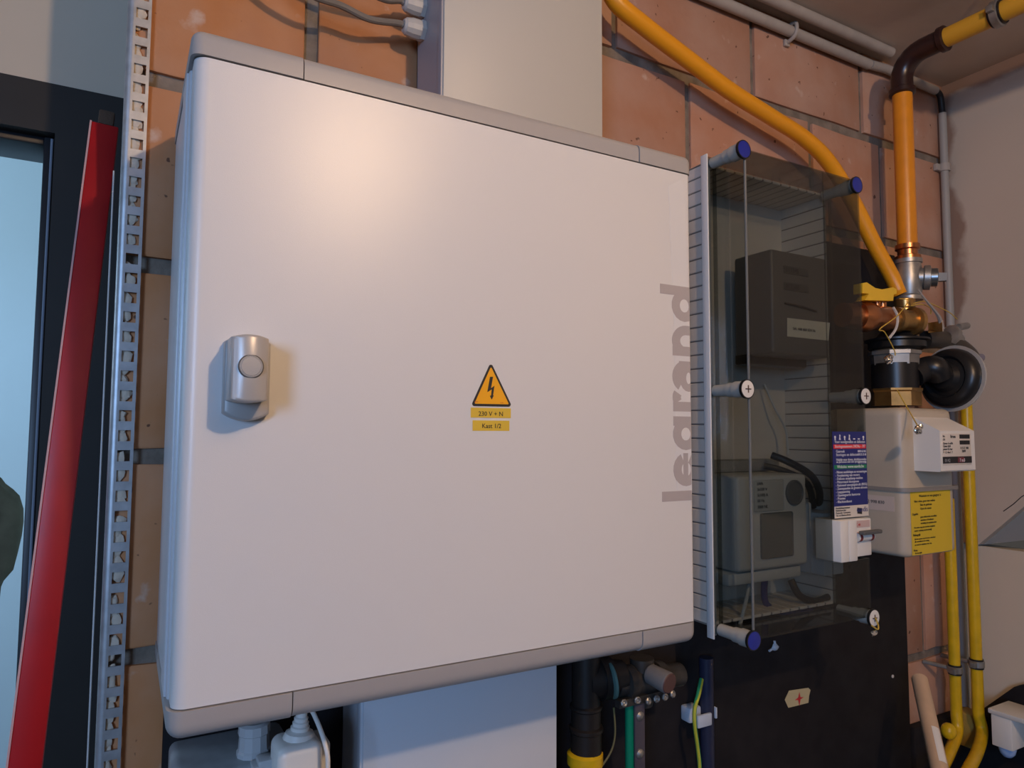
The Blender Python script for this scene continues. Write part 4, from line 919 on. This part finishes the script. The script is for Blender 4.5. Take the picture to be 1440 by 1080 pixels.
# metal valve body
Yv = -.085; vv = at(903, 958, Yv)
va = thing('water_valve', 'dull metal valve with a round knob, right of the black pipe', 'valve', vv)
m_dullm = mat('dull_metal', (.09, .085, .08), .4, metal=.6, nscale=40, namt=.2)
MB().lathe(vv+Vector((-.045, 0, .004)), (1, 0, -.05), [(0, .016), (.012, .017), (.014, .022), (.026, .022), (.028, .017), (.05, .020), (.065, .017), (.066, .021), (.078, .021), (.08, .015), (.11, .015)], 20).lathe(vv+Vector((0, 0, -.03)), (0, 0, 1), [(0, .013), (.02, .016), (.06, .016)], 18).build('valve_body', m_dullm, va)
kd = Vector((.15, -1, -.12)).normalized(); kk = at(912, 946, -.10)
MB().lathe(kk, kd, [(0, .009), (.004, .0125), (.032, .0135), (.034, .0125)], 24).build('knob', mat('knob_grey', (.17, .165, .165), .45), va)
lab(MB().lathe(kk+kd*.034, kd, [(0, .0125), (.001, .0115), (.0012, 0)], 24).build('knob_face', mat('knob_brown', (.10, .05, .045), .5), va), 'brown knob end')
# earth clamp rail
er = thing('earth_clamp_bar', 'earthing clamp bar with screws and an upright strip below the metal valve', 'earth clamp', at(885, 985, -.10))
ea = at(868, 990, -.10); eb = at(942, 972, -.10)
MB().tube([ea, eb], .0065, 4).build('clamp_rail', m_dullm, er, ang=20)
for f in (.05, .30, .5, .66, .82, .97):
    p = ea.lerp(eb, f)+Vector((0, -.007, random.uniform(-.003, .003)))
    MB().lathe(p, (random.uniform(-.2, .2), -1, random.uniform(-.2, .2)), [(0, .0046), (.002, .0048), (.003, .0035), (.0022, .0016), (.003,.0)], 8).build('screw', m_steel, er, ang=20)
sa0 = at(899, 990, -.098); sa1 = at(900, 1100, -.098)
MB().box((sa0.x-.008, -.099, sa1.z-.1), (sa0.x+.008, -.096, sa0.z), .0005).build('strip', mat('strip_dark', (.10, .09, .12), .35, metal=.4), er)
for py_ in (1007, 1060):
    p = at(900, py_, -.0995); MB().lathe(p+Vector((0, .001, 0)), (0, -1, 0), [(0, .0062), (.002, .0058), (.004, .003), (.0045, .002)], 14).build('bolt', m_steel, er)
gs = at(885, 995, -.09); tag(MB().tube([gs+Vector((0, 0, .004)), gs+Vector((.0, 0, -.06)), gs+Vector((0, 0, -.4))], .0058, 14).build('green_wire', m_green), 'thick green earth wire hanging beside the bolted strip', 'wire')
cable([(863, 995, -.09), (865, 1030, -.09), (860, 1055, -.088), (846, 1078, -.085), (830, 1100, -.08)], .0012, 'thin olive wire curving down left of the green earth wire', mat('olive', (.16, .14, .06), .5), 'wire', 'wires under the cabinet')
# navy pipe with clip and green yellow wire
npx = at(994, 1000, -.032); npo = thing('navy_pipe', 'dark navy plastic pipe running down the black board below the meter box', 'pipe', (npx.x, -.032, -.8))
MB().cyl((npx.x, -.032, -.8), (npx.x, -.032, at(990, 925, -.032).z), .0105, 20).build('pipe_run', m_navypipe, npo)
zc_ = at(985, 1009, -.04).z; xc_ = npx.x
tc_ = thing('pipe_clip', 'pale plastic clip holding the navy pipe to the black board', 'clip', (xc_, -.013, zc_))
MB().box((xc_-.034, -.032, zc_-.010), (xc_-.0105, -.0125, zc_+.012), .003).box((xc_-.03, -.045, zc_-.013), (xc_-.002, -.040, zc_+.005), .002).box((xc_+.012, -.038, zc_-.009), (xc_+.0155, -.0125, zc_+.007), .001).build('clip_body', m_ltblue, tc_)
yg = [(986, 955, -.035), (982, 975, -.045), (977, 997, -.052), (977, 1020, -.053), (981, 1050, -.05), (984, 1080, -.05), (985, 1130, -.05)]
P_ = [at(*p) for p in yg]; ew = thing('earth_wire', 'green and yellow striped earth wire in front of the pale clip', 'wire', P_[-1])
MB().tube(P_, .0030, 10, 6).build('green_sheath', mat('earth_green', (.02, .30, .14), .45), ew)
MB().tube([p+Vector((-.0012+.002*(i in (0, 1)), -.0012, 0)) for i, p in enumerate(P_)], .0024, 10, 6).build('yellow_stripe', m_yg, ew)
# tape with red mark
tp_ = [(1103, 984), (1109, 971), (1136, 967), (1139, 970), (1137, 978), (1136, 988), (1108, 995)]
tq = MB().prism([(at(x, y, YB).x, YB-.0006, at(x, y, YB).z) for x, y in tp_], (0, -.0006, 0)).build('tape_piece', mat('masking_tape', (.55, .47, .27), .6)); tag(tq, 'torn piece of masking tape with a red mark on the black board', 'tape')
MB().prism([(at(x, y, YB).x, YB-.0014, at(x, y, YB).z) for x, y in [(1123, 973), (1124.5, 980), (1129, 980), (1124.5, 983), (1123, 992), (1121.5, 984), (1117, 984), (1121.5, 980.5)]], (0, -.0004, 0)).build('red_mark', m_inkred, tq, smooth=False)
wp = at(1090, 910, -.03); tag(MB().ball(wp, .006, 2, (1.1, .7, .9), .4).tube([wp, wp+Vector((-.014, 0, -.004))], .0018, 6).tube([wp, wp+Vector((-.001, 0, .010))], .002, 6).build('plastic_plug', m_ltblue), 'small white plastic plug on the black board below the meter box', 'plug')
pl_ = at(1255, 951, YB); tag(MB().lathe(pl_+EY*.0, (0, -1, 0), [(0, .003), (.0012, .003), (.0018, .001)], 10).build('screw_dot', m_paper), 'tiny pale screw head at the right of the black board', 'screw')

# ------------------------------------------------------------------ under the cabinet, left of the duct
Yj = -.112
ja = at(247, 1065, Yj); jb = at(392, 1050, Yj); jz1 = at(357, 1059, -.085).z
jb_ = thing('junction_box', 'pale grey junction box with rounded corners below the left end of the cabinet', 'junction box', (ja.x+.05, -.05, jz1-.12))
MB().box((ja.x, Yj, jz1-.12), (jb.x+.02, -.014, jz1), .008, 4).build('box_body', mat('box_blue_grey', (.40, .44, .46), .45, nscale=80, namt=.06), jb_)
MB().box((at(300, 1075, Yj).x, Yj-.002, jz1-.10), (at(350, 1075, Yj).x, Yj+.002, jz1-.010), .002).build('lid_recess', mat('recess_grey', (.18, .19, .24), .5), jb_)
for px_, w_ in ((366, .007), (377, .009)):
    p = at(px_, 1066, Yj-.004); MB().box((p.x-w_, Yj-.008, jz1-.03), (p.x+w_*.6, Yj+.01, jz1+.006-(.004 if px_ == 366 else 0)), .002).build('latch', m_ltgrey, jb_)
gx = at(357, 1050, -.085)
gl = thing('cable_gland', 'pale grey cable gland standing on top of the junction box', 'cable gland', (gx.x, -.085, jz1))
MB().lathe((gx.x, -.085, jz1), (0, 0, 1), [(0, .0160), (.004, .0160), (.006, .0145), (.019, .0138), (.020, .0150), (.028, .0145), (.030, .011)], 12).build('gland_body', m_ltgrey, gl, ang=20)
# adapter
Ya = -.150; ax0 = at(392, 1055, Ya).x; ax1 = at(456, 1055, Ya).x; az1 = at(420, 1050, Ya).z
ad = thing('power_adapter', 'white power adapter with a thin cord, hanging right of the junction box', 'adapter', ((ax0+ax1)/2, -.1, az1-.12))
MB().box((ax0, Ya, az1-.13), (ax1, -.105, az1), .009, 5).build('adapter_case', m_white, ad)
sr = Vector(((ax0+ax1)/2+.002, -.128, az1-.001))
MB().lathe(sr, (.1, 0, 1), [(0, .015), (.005, .013), (.007, .0085), (.010, .0088), (.011, .0072), (.014, .0076), (.015, .0062), (.018, .0066), (.019, .0052), (.024, .0050)], 16).build('strain_relief', m_white, ad)
cs = sr+Vector((.0024, 0, .023))
MB().tube([cs, cs+Vector((.001, 0, .004)), cs+Vector((.008, -.006, .001)), cs+Vector((.0145, -.032, -.022)), cs+Vector((.0165, -.035, -.05)), cs+Vector((.0165, -.034, -.15))], .0021, 10, 8).build('cord', m_white, ad)
MB().box((ax1+.001, -.125, az1-.10), (ax1+.013, -.09, az1-.012), .004, 3).build('side_plug', m_white, ad)
